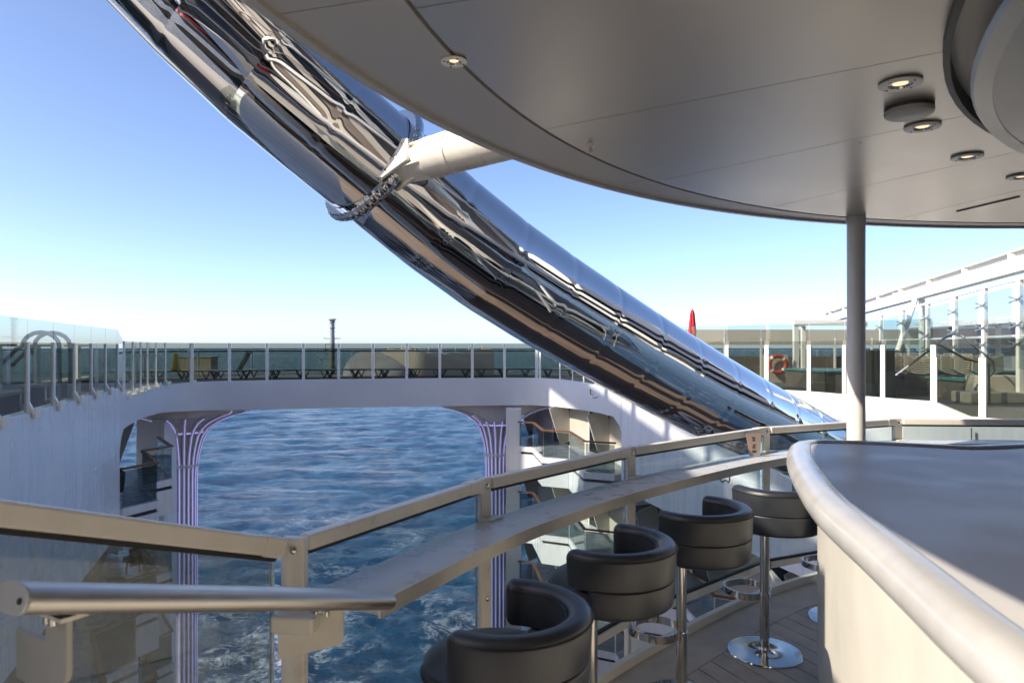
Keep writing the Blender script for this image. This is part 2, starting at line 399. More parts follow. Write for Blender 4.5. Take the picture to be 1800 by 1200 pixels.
# left hull wall, solid, with the cut-out for the cabins at its far end
wl = thing('hull_wall', 'tall white hull wall in blue shade under the left glass balustrade', 'wall', (-7.5, 9, -2.7))
n = 5
MB().strip(EDGE_L[:n], [-2.7] * n, [.77] * n, .25).build('wall_plate', M['hull'], wl, smooth=True)
pts = [Vector((left_line(y), y)) for y in (16.451, 16.6, 16.75, 17.3)]
MB().strip(pts, [-2.7, -2.7, -2.7, -2.7], [-2.45] * 4, .2).build('sill_plate', M['hull'], wl)
sm = [Vector((left_line(y) + .006, y)) for y in (3, 9, 16.4)]
MB().strip(sm, [.435] * 3, [.452] * 3, .03).build('weld_seam', M['hull'], wl)
for k, zz in enumerate((-.75, -1.9)):
    MB().strip([p + Vector((.001, 0)) for p in sm], [zz] * 3, [zz + .008] * 3, .03).build('weld_seam', M['hull'], wl)

# the bridge across the stern with its curved fascia
br = thing('stern_bridge', 'long white curved deck bridge spanning the stern opening above the sea', 'bridge', (-4, 26, -.6))
fp = [Vector((left_line(y), y)) for y in (16.455, 16.52, 16.65, 16.9, 17.3, 18.2, 19.2, 20.2)] + BEND_L + RWALL[1:4]
zb = []; zt = []
for p in fp:
    if p.x < -8:
        y = p.y
        if y < 17.0: b_ = -.27 - .5 * max(0, (17.0 - y) / .55) ** 2.2
        elif y < 19.2: b_ = -.26
        else: b_ = -.26 - .36 * min(1, (y - 19.2) / 7)
        t_ = .77 if y < 16.6 else (.77 - .28 * min(1, (y - 16.6) / .7))
    elif p.x < 1.2: b_ = -.62; t_ = DECK
    else:
        b_ = -.62 + .24 * min(1, max(0, (27.6 - p.y) / 5.5)); t_ = DECK
        if p.y < 20.95: b_ -= .35 * ((20.95 - p.y) / .5) ** 2
    zb.append(b_); zt.append(t_)
MB().strip(fp, zb, zt, .35).build('fascia', M['bridge'], br, smooth=True)
inner = [p for p in BEND_L]
outer = [Vector((-19, 21)), Vector((-18, 29)), Vector((-12, 33)), Vector((-4, 34.5)), Vector((6, 34.5)), Vector((20, 33)), Vector((20, 21.6))]
ip = [p - Vector((0, -.3)) for p in inner]
MB().prism(offset(inner, -.2) + outer[::-1], -.35, DECK - .04).build('deck_slab', M['deckgrey'], br)
# grab loop on the fascia
lp = [at(1043, 683, 23.0), at(1044, 693, 23.0), at(1048, 698, 22.9), at(1056, 698, 22.5), at(1060, 694, 22.3), at(1060, 683, 22.3)]
MB().tube([p + Vector((-.12, -.1, 0)) for p in lp], .022, 8).build('grab_loop', M['chrome'], br, smooth=True)

# left pool deck slab
MB().prism([Vector((left_line(2.0) - .2, 2.0)), Vector((left_line(21) - .2, 21.0)), Vector((-19, 21)), Vector((-19, 2))], .0, DECK - .04).build('pool_deck', M['deckgrey'])
tag(bpy.data.objects['pool_deck'], 'grey pool deck behind the left glass', 'deck', kind='structure')

# right hull wall
wr = thing('hull_wall', 'white hull wall with diagonal bars of sunlight behind the chrome tube', 'wall', (4.5, 15, -2.5))
rp = RWALL[4:] ; n = len(rp)
MB().strip(rp, [-2.5] * n, [.47] * n, .25).build('wall_plate', M['hull'], wr, smooth=True)
n = len(RBEND)
MB().strip(RBEND, [-2.5] * n, [.47] * n, .25).build('bow_plate', M['hull'], wr, smooth=True)
n = len(rp)
MB().strip([p + Vector((-.006, 0)) for p in rp], [-1.05] * n, [-1.038] * n, .03).build('weld_seam', M['hull'], wr)
MB().strip([p + Vector((0, -.006)) for p in RBEND], [-.30] * len(RBEND), [-.292] * len(RBEND), .03).build('weld_seam', M['hull'], wr)
for i, xx in enumerate((7.4, 9.6, 11.8)):
    MB().box((xx, 10.995, -.95), (.008, .02, 2.8)).build('weld_seam', M['trim'], wr)
# right pool deck: white margin and the low white bulwark under the far right glass
RB = [Vector(p) for p in ((3.0, 25.0), (5.0, 23.0), (6.7, 21.3), (7.56, 20.45), (8.4, 19.55), (8.9, 18.1), (9.27, 16.8), (9.75, 15.9))]
RB2 = [RB[-1], Vector((10.0, 15.0)), Vector((10.9, 13.8)), Vector((12.4, 13.0)), Vector((14.0, 12.6))]
MB().prism([Vector((3.3, 21.3)), Vector((5.5, 13.2)), Vector((6.0, 12.1)), Vector((7, 11.4)), Vector((14, 11.3))] + RB2[::-1][:-1] + RB[::-1][:-1] + [Vector((3.0, 25))], .06, .16).build('deck_margin', M['deckwhite'])
tag(bpy.data.objects['deck_margin'], 'white painted deck margin in sun beside the bulwark', 'deck', kind='structure')
bw = thing('bulwark', 'low sunlit white bulwark under the far right glass balustrade', 'bulwark', (8, 19, .16))
rb = catmull(RB, 4); n = len(rb)
MB().strip(rb, [.165] * n, [DECK] * n, .18).build('plate', M['deckwhite'], bw, smooth=True)
MB().strip(RB2, [.165] * 5, [DECK, .22, .22, .22, .22], .18).build('low_plate', M['deckwhite'], bw)
MB().prism([Vector((p.x + .19, p.y + .05)) for p in rb] + [Vector((p.x + .19, p.y)) for p in RB2[1:]] + [Vector((24, 12.6)), Vector((24, 34)), Vector((3, 30))], .18, .44).build('pool_deck', M['deckgrey'])
tag(bpy.data.objects['pool_deck.001'], 'dark pool deck behind the right glass', 'deck', kind='structure')

# ------------------------------------------------------------------ glass balustrades of the pool deck
def balustrade(name, label, pts, z0, zpost, zglass, step, gm, loc, pw=.085, upper=None, handrail=None, bracket=False, pm=None, side=1):
    t = thing(name, label, 'balustrade', loc)
    nodes = resample(pts, step); pmesh = None; pm = pm or M['white']; bk = None
    inv = ROOT[t.name]
    for i, p in enumerate(nodes):
        d = (nodes[min(i + 1, len(nodes) - 1)] - nodes[max(i - 1, 0)]); a = math.atan2(d.y, d.x)
        nrm = Vector((d.y, -d.x)).normalized()
        L = inv @ Vector((p.x, p.y, z0))
        if pmesh is None:
            mb = MB().box((0, 0, (zpost - z0) / 2), (pw, .05, zpost - z0))
            if bracket: mb.add([(-pw / 2, -.02, 0), (pw / 2, -.02, 0), (pw / 2, -.12, 0), (-pw / 2, -.12, 0), (-pw / 2, -.02, .22), (pw / 2, -.02, .22)], [(0, 1, 2, 3), (4, 5, 1, 0), (3, 2, 5, 4), (0, 3, 4), (1, 5, 2)])
            pmesh = mb.build('post', pm, t, local=True); pmesh.location = L; pmesh.rotation_euler = (0, 0, a)
            if bracket:
                bk = MB().box((0, -.13, .05), (.26, .03, .16)).build('bracket', M['cream'], t, local=True, bevel=.01); bk.location = L; bk.rotation_euler = (0, 0, a)
        else:
            inst(pmesh, t, L, a)
            if bk: inst(bk, t, L, a)
    for i in range(len(nodes) - 1):
        a, b = nodes[i], nodes[i + 1]; d = (b - a).normalized(); g = d * (pw * .5 + .012); nn = Vector((d.y, -d.x)) * .0
        z = z0 + .02
        MB().bar(Vector((a.x + g.x, a.y + g.y, (z + zglass) / 2)), Vector((b.x - g.x, b.y - g.y, (z + zglass) / 2)), .014, zglass - z).build('pane', gm, t)
        if upper: MB().bar(Vector((a.x + g.x * .3, a.y + g.y * .3, (zglass + upper) / 2 + .006)), Vector((b.x - g.x * .3, b.y - g.y * .3, (zglass + upper) / 2 + .006)), .012, upper - zglass).build('upper_pane', M['gup'], t)
    if handrail:
        hp = offset(nodes, -.16 * side); MB().sweep([Vector((p.x, p.y, handrail)) for p in hp], [(-.03, -.025), (.03, -.025), (.03, .025), (-.03, .025)]).build('handrail', M['trim'], t)
    return t

lb = [Vector((left_line(y) - .08, y)) for y in (3.9, 16.55)]
balustrade('glass_balustrade', 'tall stepped glass balustrade on the left hull wall', lb, .72, 1.83, 1.83, 1.33, M['gpool'], (-8, 10, .7), upper=2.17, handrail=None, bracket=True)
# sloped end pane
e0 = lb[-1]
MB().plate([(e0.x, e0.y, 1.84), (e0.x - .33, e0.y + .9, 1.84), (e0.x, e0.y, 2.17)], .012).build('end_pane', M['gup'], bpy.data.objects['glass_balustrade'])
lb2 = [Vector((left_line(y) - .08, y)) for y in (17.35, 21.0)] + [p + Vector((-.05, .12)) for p in BEND_L[:13]]
balustrade('glass_balustrade', 'short run of glass balustrade in the curve where left deck meets bridge', lb2, DECK - .03, 1.90, 1.90, 1.25, M['gpool'], (-11, 20, .5), pw=.07, handrail=1.60, bracket=True)
bb = [p + Vector((0, .14)) for p in BEND_L[12:40]]
balustrade('glass_balustrade', 'long glass balustrade with white posts along the stern bridge', bb, DECK - .01, 1.90, 1.90, 1.33, M['gpool'], (-5, 26, .5), pw=.10, handrail=1.60)
bc = [p + Vector((.16, .05)) for p in BEND_L[39:]] + [p + Vector((.2, 0)) for p in RWALL[:3]]
balustrade('glass_balustrade', 'glass balustrade at the right end of the bridge behind the chrome tube', bc, DECK - .01, 1.90, 1.90, 1.3, M['gpool'], (2.5, 25, .5), pw=.08)
rr = [Vector((p.x + .1, p.y + .05)) for p in RB]
balustrade('glass_balustrade', 'glass balustrade on the sunlit white bulwark right of the tube', rr, DECK - .02, 1.80, 1.93, 1.30, M['gpool'], (8, 19, .5), pw=.12, upper=2.42)
rr2 = [Vector((p.x + .1, p.y + .02)) for p in RB2]
balustrade('glass_balustrade', 'nearest glass balustrade at the far right beyond the bar rail', rr2, .22, 1.52, 1.93, 1.15, M['gpool'], (11, 14, .2), pw=.14, upper=None)
lo = [Vector((-13.2, 4.5)), Vector((-16.8, 20.5)), Vector((-15.5, 28)), Vector((-11, 31.5)), Vector((-4, 33.2)), Vector((6, 33.6)), Vector((19, 32))]
balustrade('outer_balustrade', 'far outer glass railing with dark handrail at the ship side', catmull(lo, 4), .45, 1.55, 1.62, 2.2, M['gpool'], (-14, 20, .45), pw=.06, handrail=1.66, pm=M['grey'])

# ------------------------------------------------------------------ cabins with saw-tooth balconies
ST = 2.75
def facade(label, base, d, side, levels, loc):
    """base: plan point of the far end, d: plan direction far to near, side: atrium normal"""
    t = thing('cabin_block', label, 'cabin block', loc)
    inv = ROOT[t.name]; U = 3.1; DEP = 1.7; first = None
    ang = math.atan2(d.y, d.x); mir = 1 if (Vector((-d.y, d.x)).dot(side) > 0) else -1
    def P(u, v): return (u, v * mir)
    out = [P(0, 0), P(2.35, .68), P(3.08, 0)]
    rear = -DEP
    for k, (u0, n) in enumerate(levels):
        for j in range(n):
            q = base + d * (u0 + U * j); L = inv @ Vector((q.x, q.y, -2.2 - ST * k))
            if first is None:
                slab = [P(0, rear), P(0, 0), P(2.35, .68), P(3.08, 0), P(3.08, rear)]
                inn = [P(0, rear), P(0, -.05), P(2.33, .62), P(3.05, -.05), P(3.08, rear)]
                mb = MB().prism(slab, -.16, 0.03); mb.prism(slab, -.98, -.26)
                b_ = mb.build('balcony', M['hull'], t, local=True)
                MB().prism(inn, -.265, -.155).build('inset_slot', M['slot'], b_, local=True)  # dark inset strip between slab and skirt
                for a, c in ((out[0], out[1]), (out[1], out[2])):
                    a3, c3 = Vector((a[0], a[1], .50)), Vector((c[0], c[1], .50)); dd = (c3 - a3).normalized() * .03
                    MB().bar(a3 + dd + Vector((0, -.05 * mir, 0)), c3 - dd + Vector((0, -.05 * mir, 0)), .014, .88).build('pane', M['gbalc'], b_, local=True)
                MB().sweep([Vector((p[0], p[1] - .05 * mir, 1.0)) for p in out], [(-.045, -.025), (.045, -.025), (.045, .025), (-.045, .025)]).build('handrail', M['wood'], b_, local=True)
                MB().bar(Vector((.04, P(0, rear)[1], 1.05)), Vector((.04, P(0, -.95)[1], .80)), .06, 1.56).build('partition', M['beige'], b_, local=True)
                MB().box((.85, P(0, rear + .05)[1], 1.04), (1.55, .1, 2.02)).build('back_wall', M['beige'], b_, local=True)
                MB().box((2.37, P(0, rear + .06)[1], 1.04), (1.36, .06, 2.02)).build('door_glass', M['door'], b_, local=True)
                MB().box((1.67, P(0, rear + .09)[1], 1.04), (.07, .05, 2.02)).build('door_frame', M['white'], b_, local=True)
                b_.location = L; b_.rotation_euler = (0, 0, ang); first = b_
            else:
                c = first.copy(); C.objects.link(c); c.location = L
                for ch in first.children:
                    e = ch.copy(); C.objects.link(e); e.parent = c
    # solid ship behind the cabins
    nn = side * -(DEP + .25); a = base + nn - d * .5; b2 = base + nn + d * 17.0
    MB().bar(Vector((a.x, a.y, -9.3)), Vector((b2.x, b2.y, -9.3)), .3, 17.0).build('inner_wall', M['beige'], t)
    return t
dr = Vector((.38, -.925)); sr = Vector((-.925, -.38))
facade('right-hand white cabin block with zigzag balconies and brown rails', Vector((.30, 27.9)), dr, sr, [(-1.8, 3), (-1.8, 6), (-1.8, 6), (-1.8, 6), (-1.8, 6)], (2, 24, -17))
MB().box((.06, 27.35, -9), (.60, .75, 16.6)).build('end_wall', M['hull'], bpy.data.objects['cabin_block'])
dl = Vector((.344, -.939)); sle = Vector((.939, .344))
facade('left-hand cabin block with stacked zigzag balconies in shade', Vector((-12.15, 24.0)), dl, sle, [(1.75, 2), (1.75, 5), (1.75, 5), (1.75, 5), (1.75, 5)], (-12, 22, -17))
MB().box((-12.95, 24.9, -9), (1.0, .9, 16.8)).build('end_wall', M['hull'], bpy.data.objects['cabin_block.001'])

pf = MB().prism([(-16, -6), (16, -6), (16, 29), (-16, 29)], -17.6, -17.2).build('promenade', M['promenade'])
tag(pf, 'brown promenade deck far below', 'deck', kind='structure')

# ------------------------------------------------------------------ the two tree columns with violet light strips
def tree_column(label, x, y, a0, a1, nribs, reach, top, clip):
    def cl(p):
        d_ = (p.x - clip[0]) * clip[2] + (p.y - clip[1]) * clip[3] + .32
        return Vector((p.x - clip[2] * d_, p.y - clip[3] * d_, p.z)) if d_ > 0 else p
    t = thing('tree_column', label, 'column', (x, y, -17.2), 0, 'flared columns carrying the stern bridge')
    # profile (radius, z)
    prof = [(.40, -17.2), (.40, -3.2), (.42, -2.85), (.47, -2.4), (.56, -2.0), (.70, -1.6), (.95, -1.27), (1.35, -1.0), (1.85, -.80), (2.4, -.66), (reach, -.56), (reach + .5, top)]
    def rad(q, a):
        r = prof[q][0]; return r
    sk = MB().lathe(prof, (x, y, 0), 72); sk.v = [tuple(cl(Vector(p))) for p in sk.v]; sk.build('skin', M['flare'], t, smooth=True)
    MB().lathe([(.44, -2.82), (.53, -2.82), (.53, -2.70), (.44, -2.70)], (x, y, 0), 32).build('collar', M['fins'], t)
    MB().lathe([(.72, -1.52), (.84, -1.52), (.84, -1.44), (.72, -1.44)], (x, y, 0), 40).build('ring', M['fins'], t)
    MB().lathe([(.83, -1.50), (.86, -1.50), (.86, -1.46), (.83, -1.46)], (x, y, 0), 40).build('light_strip', M['led'], t)
    for i in range(nribs):
        a = a0 + (a1 - a0) * i / (nribs - 1); ca, sa = math.cos(a), math.sin(a)
        path = []
        for r, z in prof:
            p_ = Vector((x + (r + .03) * ca, y + (r + .03) * sa, z - .015)); c2 = cl(p_)
            if (c2 - p_).length > .25: break
            path.append(c2)
        wd = Vector((-sa, ca, 0))
        mb = MB(); vs_ = []; m_ = 4
        def band(w, d0, d1, nm, mt, par):
            vs_ = []
            for q, p in enumerate(path):
                dd = path[min(q + 1, len(path) - 1)] - path[max(q - 1, 0)]; dd.normalize(); nrm = wd.cross(dd).normalized()
                if nrm.dot(Vector((ca, sa, -.6))) < 0: nrm = -nrm
                for s_, h_ in ((-1, d0), (1, d0), (1, d1), (-1, d1)): vs_.append(p + wd * s_ * w / 2 + nrm * h_)
            fs_ = []
            for q in range(len(path) - 1):
                for e in range(4): fs_.append((q * 4 + e, q * 4 + (e + 1) % 4, q * 4 + 4 + (e + 1) % 4, q * 4 + 4 + e))
            return MB().add(vs_, fs_).build(nm, mt, par)
        rib = band(.125, -.04, .05, 'rib', M['fins'], t)
        band(.022, .05, .062, 'light_strip', M['led'], rib)
tree_column('flared column with violet light strips under the left end of the bridge', -12.6, 26.2, R(-175), R(50), 13, 2.5, -.34, (-12.0, 24.05, .5, -.866))
tree_column('flared column with violet light strips under the right end of the bridge', -.64, 29.0, R(-215), R(25), 13, 2.3, -.34, (-3.2, 27.45, .135, -.99))
# ------------------------------------------------------------------ chrome slide tube
def slide():
    t = thing('slide_tube', 'huge mirror-polished steel slide tube sweeping down across the sky', 'slide', (0, 7, 0))
    TR = .53
    P = [at(40, -330, 5.45), at(150, -195, 5.55), at(269, -74, 5.7), at(372, 38, 5.85), at(479, 140, 5.98), at(656, 290, 6.38), at(848, 448, 6.85), at(1050, 580, 7.62), at(1250, 697, 8.6), at(1450, 800, 10.05)]
    P += [Vector((6.1, 10.35, -.75)), Vector((7.7, 9.9, -1.6)), Vector((9.0, 8.6, -2.4)), Vector((9.4, 6.8, -3.2))]
    nodes = resample(catmull(P, 16), .66); rs = random.Random(5); N = 96; KF = [0, .02, .045, .075, .11, .16, .24, .36, .5, .64, .76, .84, .89, .925, .955, .98, 1]; K = len(KF)
    # parallel transported frame
    T0 = (nodes[1] - nodes[0]).normalized(); up = Vector((0, 0, 1)); u = (up - T0 * up.dot(T0)).normalized()
    dirs = [(q - p).normalized() for p, q in zip(nodes, nodes[1:])]
    nrm = [dirs[0]] + [(p + q).normalized() for p, q in zip(dirs, dirs[1:])] + [dirs[-1]]
    for i in range(len(nodes) - 1):
        a, b = nodes[i], nodes[i + 1]; d = dirs[i]; u = (u - d * u.dot(d)).normalized(); w = d.cross(u)
        s1, s2 = rs.uniform(0, 99), rs.uniform(0, 99); vs_ = []; L = (b - a).length; am = rs.uniform(.7, 1.5)
        for k in range(K):
            f = KF[k]
            bulge = -.0020 * (math.exp(-(f / .055) ** 2) + math.exp(-((1 - f) / .055) ** 2)) + .0006 * (math.exp(-((f - .13) / .07) ** 2) + math.exp(-((.87 - f) / .07) ** 2))
            for q in range(N):
                th = 2 * math.pi * q / N; e = u * math.cos(th) + w * math.sin(th)
                env = .25 + .75 * math.sin(math.pi * f)
                dent = noise.noise(Vector((math.cos(th) * 2.3 + s1, math.sin(th) * 2.3 + s2, f * 1.1))) * .0026 + noise.noise(Vector((math.cos(th) * 6 + s2, math.sin(th) * 6 + s1, f * 1.8))) * .0009
                joint = noise.noise(Vector((math.cos(th) * 4 + i * 3.7, math.sin(th) * 4, .5))) * .5 + .9
                jnext = noise.noise(Vector((math.cos(th) * 4 + (i + 1) * 3.7, math.sin(th) * 4, .5))) * .5 + .9
                r = TR + bulge * (joint if f < .5 else jnext) + dent * env * am
                sa = -nrm[i].dot(e) * r / nrm[i].dot(d); sb = -nrm[i + 1].dot(e) * r / nrm[i + 1].dot(d)
                vs_.append(a + e * r + d * (sa * (1 - f) + (L + sb) * f))
        fs_ = [(k * N + q, k * N + (q + 1) % N, (k + 1) * N + (q + 1) % N, (k + 1) * N + q) for k in range(K - 1) for q in range(N)]
        o = MB().add(vs_, fs_).build('tube_section', M['steel'], t); o.data.polygons.foreach_set('use_smooth', [True] * len(o.data.polygons))
    # clamp ring where the arm holds the tube
    c = at(656, 290, 6.38); d = (at(760, 378, 6.62) - at(560, 212, 6.14)).normalized(); dt = d.copy(); d = (d + Vector((0, .36, 0))).normalized(); u = d.orthogonal().normalized(); w = d.cross(u)
    arm = thing('tube_support_arm', 'cream steel arm with clamp ring holding the slide tube to the canopy', 'support arm', tuple(c))
    n = 120; ring = []
    def ringmesh(rad, width, thick, nb, amp):
        vs_ = []; nn = 240
        for i in range(nn):
            a = 2 * math.pi * i / nn; e = (u * math.cos(a) + w * math.sin(a)); bump = amp * (0.5 + .5 * math.cos(nb * a)); e = e / (e - dt * e.dot(dt)).length
            for da, dr_ in ((-width / 2, 0), (-width / 2, thick + bump), (-width * .2, thick * 1.35 + bump), (width * .2, thick * 1.35 + bump), (width / 2, thick + bump), (width / 2, 0)):
                vs_.append(c + d * da + e * (rad + dr_))
        fs_ = [(i * 6 + q, i * 6 + (q + 1) % 6, ((i + 1) % nn) * 6 + (q + 1) % 6, ((i + 1) % nn) * 6 + q) for i in range(nn) for q in range(6)]
        return MB().add(vs_, fs_)
    ringmesh(TR + .004, .105, .060, 52, .010).build('clamp_ring', M['steel'], arm, smooth=True)
    bolt = None
    for i in range(30):
        a = 2 * math.pi * i / 30; e = (u * math.cos(a) + w * math.sin(a)); e = e / (e - dt * e.dot(dt)).length; p = c + d * .085 + e * (TR + .012)
        MB().cyl(p - d * .03, p + d * .012, .012, n=8).build('bolt', M['chrome'], arm, smooth=True)
    e_r = (at(730, 300, 5.9) - c); e_r = (e_r - d * e_r.dot(d)).normalized(); d0 = d
    tip = c + e_r * (TR + .05); end = Vector((1.35, 4.55, 3.50))
    ax = (end - tip).normalized()
    MB().cyl(tip + ax * .30, end, .172, .172, 40).build('arm_tube', M['cream'], arm, smooth=True)
    MB().cyl(tip + ax * .06, tip + ax * .34, .10, .168, 32).build('arm_cone', M['cream'], arm, smooth=True)
    MB().cyl(tip + ax * .52, tip + ax * .55, .178, .178, 40).build('arm_joint', M['cream'], arm, smooth=True)
    # fork plates on both sides of the ring
    side = d
    for sgn in (-1, 1):
        o_ = side * .085 * sgn; b0 = c + e_r * (TR - .02) + o_
        pu = d.cross(e_r).normalized()
        poly = [b0 + pu * .21 + e_r * -.03, b0 + pu * .21 + e_r * .07, b0 + pu * .10 + e_r * .20, b0 + e_r * .30 + pu * .02, b0 - pu * .10 + e_r * .20, b0 - pu * .21 + e_r * .07, b0 - pu * .21 - e_r * .03]
        MB().plate(poly, .03).build('fork_plate', M['cream'], arm, bevel=.008)
        for hh in (-.14, 0, .14):
            q = b0 + pu * hh + e_r * .08
            MB().cyl(q - side * .03 * 1, q + side * .03, .018, n=10).build('bolt', M['chrome'], arm, smooth=True)
    for sgn in (-1, 1):
        pu = d.cross(e_r).normalized(); b0 = tip - pu * .13 * sgn
        MB().plate([b0 - d * .09, b0 + d * .09, b0 + d * .12 + ax * .45, b0 - d * .12 + ax * .45], .025).build('gusset', M['cream'], arm, bevel=.006)
slide()

# ------------------------------------------------------------------ round canopy over the bar
CX, CY = 3.87, .634; RO = 4.75; ZS = 2.70
def rin(a):
    a = math.degrees(a) % 360
    k = max(0, min(1, (165 - a) / 54)) if a < 200 else max(0, 1 - 0)
    if a >= 200: k = max(0, min(1, (a - 200) / 60))
    return 4.33 + .25 * k
def canopy():
    t = thing('canopy_roof', 'large round canopy with satin metal ceiling above the bar', 'canopy', (CX, CY, ZS))
    def sector(a0, a1, r0f, r1f, z0, z1, name, m, n=10, gap=.0022):
        vs_ = []; fs_ = []
        for i in range(n + 1):
            a = a0 + (a1 - a0) * i / n
            r0, r1 = r0f(a), r1f(a); e0, e1 = gap / r0, gap / r1
            k = (0.5 - i / n) * 2
            for r, e in ((r0, e0), (r1, e1)):
                aa = a + e * k; vs_ += [(CX + r * math.cos(aa), CY + r * math.sin(aa), z0), (CX + r * math.cos(aa), CY + r * math.sin(aa), z1)]
        for i in range(n):
            p, q = 4 * i, 4 * i + 4
            fs_ += [(p, q, q + 2, p + 2), (p + 1, p + 3, q + 3, q + 1), (p, p + 1, q + 1, q), (p + 2, q + 2, q + 3, p + 3)]
        fs_ += [(0, 2, 3, 1), (4 * n, 4 * n + 1, 4 * n + 3, 4 * n + 2)]
        return MB().add(vs_, fs_).build(name, m, t)
    S = 24; st = 2 * math.pi / S; o0 = R(147.8)
    for i in range(S):
        a = o0 + i * st
        sector(a, a + st, lambda q: 2.93, lambda q: rin(q) - .006, ZS, ZS + .03, 'ceiling_panel', M['ceil'])
    S = 12; st = 2 * math.pi / S; o1 = R(163.9)
    for i in range(S):
        a = o1 + i * st
        sector(a, a + st, lambda q: rin(q) + .006, lambda q: RO - .035, ZS - .004, ZS + .03, 'rim_panel', M['ring'], 20)
    MB().lathe([(RO - .034, ZS + .0), (RO - .034, ZS - .018), (RO, ZS - .018), (RO, ZS + .05), (RO + .02, ZS + .06), (RO + .02, ZS + .20), (RO - .1, ZS + .30)], (CX, CY, 0), 160).build('edge_trim', M['ring'], t, smooth=True)
    MB().prism([(CX + (RO - .05) * math.cos(a * math.pi / 60), CY + (RO - .05) * math.sin(a * math.pi / 60)) for a in range(120)], ZS + .034, ZS + .29).build('roof_slab', M['roofwhite'], t)
    # unseen round tower on the canopy, added to darken the tube reflections
    ut = thing('reflection_tower', 'unseen round tower added above the canopy to darken the tube reflections', 'tower', (CX, CY, ZS + .3))
    for j in range(9):
        z = ZS + .30 + 2.4 * j
        MB().lathe([(3.95, z), (3.95, z + 1.9)], (CX, CY, 0), 72).build('glazing', M['door'] if j % 2 else M['facade'], ut)
        MB().lathe([(3.9, z + 1.9), (4.25, z + 1.9), (4.25, z + 2.15), (3.9, z + 2.15)], (CX, CY, 0), 72).build('deck_edge', M['white'], ut)
        MB().lathe([(4.18, z + 2.9), (4.22, z + 2.9), (4.22, z + 2.97), (4.18, z + 2.97)], (CX, CY, 0), 72).build('handrail', M['wood'], ut)
        for k in range(18):
            a = k * math.pi / 9 + .1 * j; MB().box((CX + 4.0 * math.cos(a), CY + 4.0 * math.sin(a), z + .95), (.12, .5, 1.88), a).build('mullion', M['canvas'] if k % 3 else M['cream'], ut)
    # round drum hanging over the bar
    MB().lathe([(2.935, ZS + .032), (2.935, ZS - .03), (2.915, ZS - .03), (2.915, ZS + .032)], (CX, CY, 0), 120).build('recess_trim', M['trim'], t, smooth=True)
    MB().lathe([(2.80, ZS + .03), (2.80, ZS - .09)], (CX, CY, 0), 120).build('drum_side', M['trim'], t, smooth=True)
    MB().lathe([(2.80, ZS - .085), (2.85, ZS - .085), (2.86, ZS - .10), (2.85, ZS - .118), (2.80, ZS - .118)], (CX, CY, 0), 160).build('drum_lip', M['alu'], t, smooth=True)
    for i in range(12):
        a = R(10) + i * math.pi / 6
        sector(a, a + math.pi / 6, lambda q: .2, lambda q: 2.80, ZS - .116, ZS - .09, 'drum_panel', M['drum'], 12)
    # short service slot near the rim
    p0, p1 = at(1682, 371, 4.77), at(1792, 345, 4.30)
    p0.z = p1.z = ZS - .004
    MB().bar(p0, p1, .012, .006).build('service_slot', M['trim'], t)
canopy()

def downlight(x, y, r, label):
    t = thing('downlight', label, 'ceiling light', (x, y, ZS), 0, 'round downlights in the canopy ceiling')
    MB().lathe([(r * 1.0, -.005), (r * 1.0, -.009), (r * .96, -.011), (r * .58, -.011), (r * .55, -.006), (r * .55, 0)], (0, 0, 0), 40).build('trim_ring', M['white'], t, smooth=True, local=True)
    MB().lathe([(r * .56, -.010), (r * .50, -.004), (r * .25, -.002), (.0005, -.0015)], (0, 0, 0), 32).build('reflector', M['chrome'], t, smooth=True, local=True)
    MB().lathe([(r * .36, -.004), (r * .30, -.0055), (.0005, -.006)], (0, 0, 0), 24).build('lens', M['lens'], t, smooth=True, local=True)
    for k in range(4):
        a = k * math.pi / 2 + .4
        MB().cyl((r * .78 * math.cos(a), r * .78 * math.sin(a), -.0105), (r * .78 * math.cos(a), r * .78 * math.sin(a), -.0125), .004, n=8).build('screw', M['trim'], t, local=True)
downlight(1.395, 2.452, .071, 'largest white-ringed downlight above the dark ceiling speaker')
downlight(1.763, 2.931, .071, 'white-ringed downlight just below the dark ceiling speaker')
downlight(2.262, 3.393, .071, 'white-ringed downlight third from the speaker beside the round drum')
downlight(2.825, 3.787, .071, 'white-ringed downlight cut by the right picture edge under the drum')
downlight(-.192, 2.257, .043, 'small single downlight in the canopy rim near the chrome tube')
sp = thing('ceiling_speaker', 'dark round speaker on the canopy ceiling between two downlights', 'speaker', (1.571, 2.701, ZS))
MB().lathe([(.088, 0), (.088, -.012), (.084, -.014)], (0, 0, 0), 40).build('housing', M['trim'], sp, smooth=True, local=True)
MB().lathe([(.086, -.014), (.089, -.016), (.087, -.030), (.080, -.035), (.0005, -.037)], (0, 0, 0), 40).build('grille', M['greyplate'], sp, smooth=True, local=True)
q = at(1038, 254, 3.20); q.z = ZS
s_ = thing('sprinkler', 'tiny brass sprinkler head at the ceiling groove', 'sprinkler', tuple(q))
MB().cyl((0, 0, 0), (0, 0, -.012), .020, .016, 14).build('flange', M['cream'], s_, smooth=True, local=True)
MB().cyl((0, 0, -.012), (0, 0, -.035), .008, .010, 10).build('head', M['chrome'], s_, smooth=True, local=True)

co = thing('support_column', 'slim white round steel column standing behind the bar counter', 'column', (2.51, 4.98, 0))
MB().cyl((2.51, 4.98, .01), (2.51, 4.98, ZS), .0625, n=40).build('shaft', M['white'], co, smooth=True)
MB().cyl((2.51, 4.98, .0), (2.51, 4.98, .02), .13, n=32).build('foot_plate', M['white'], co, smooth=True)
MB().cyl((2.51, 4.98, ZS - .05), (2.51, 4.98, ZS - .006), .066, n=40).build('top_sleeve', M['white'], co, smooth=True)

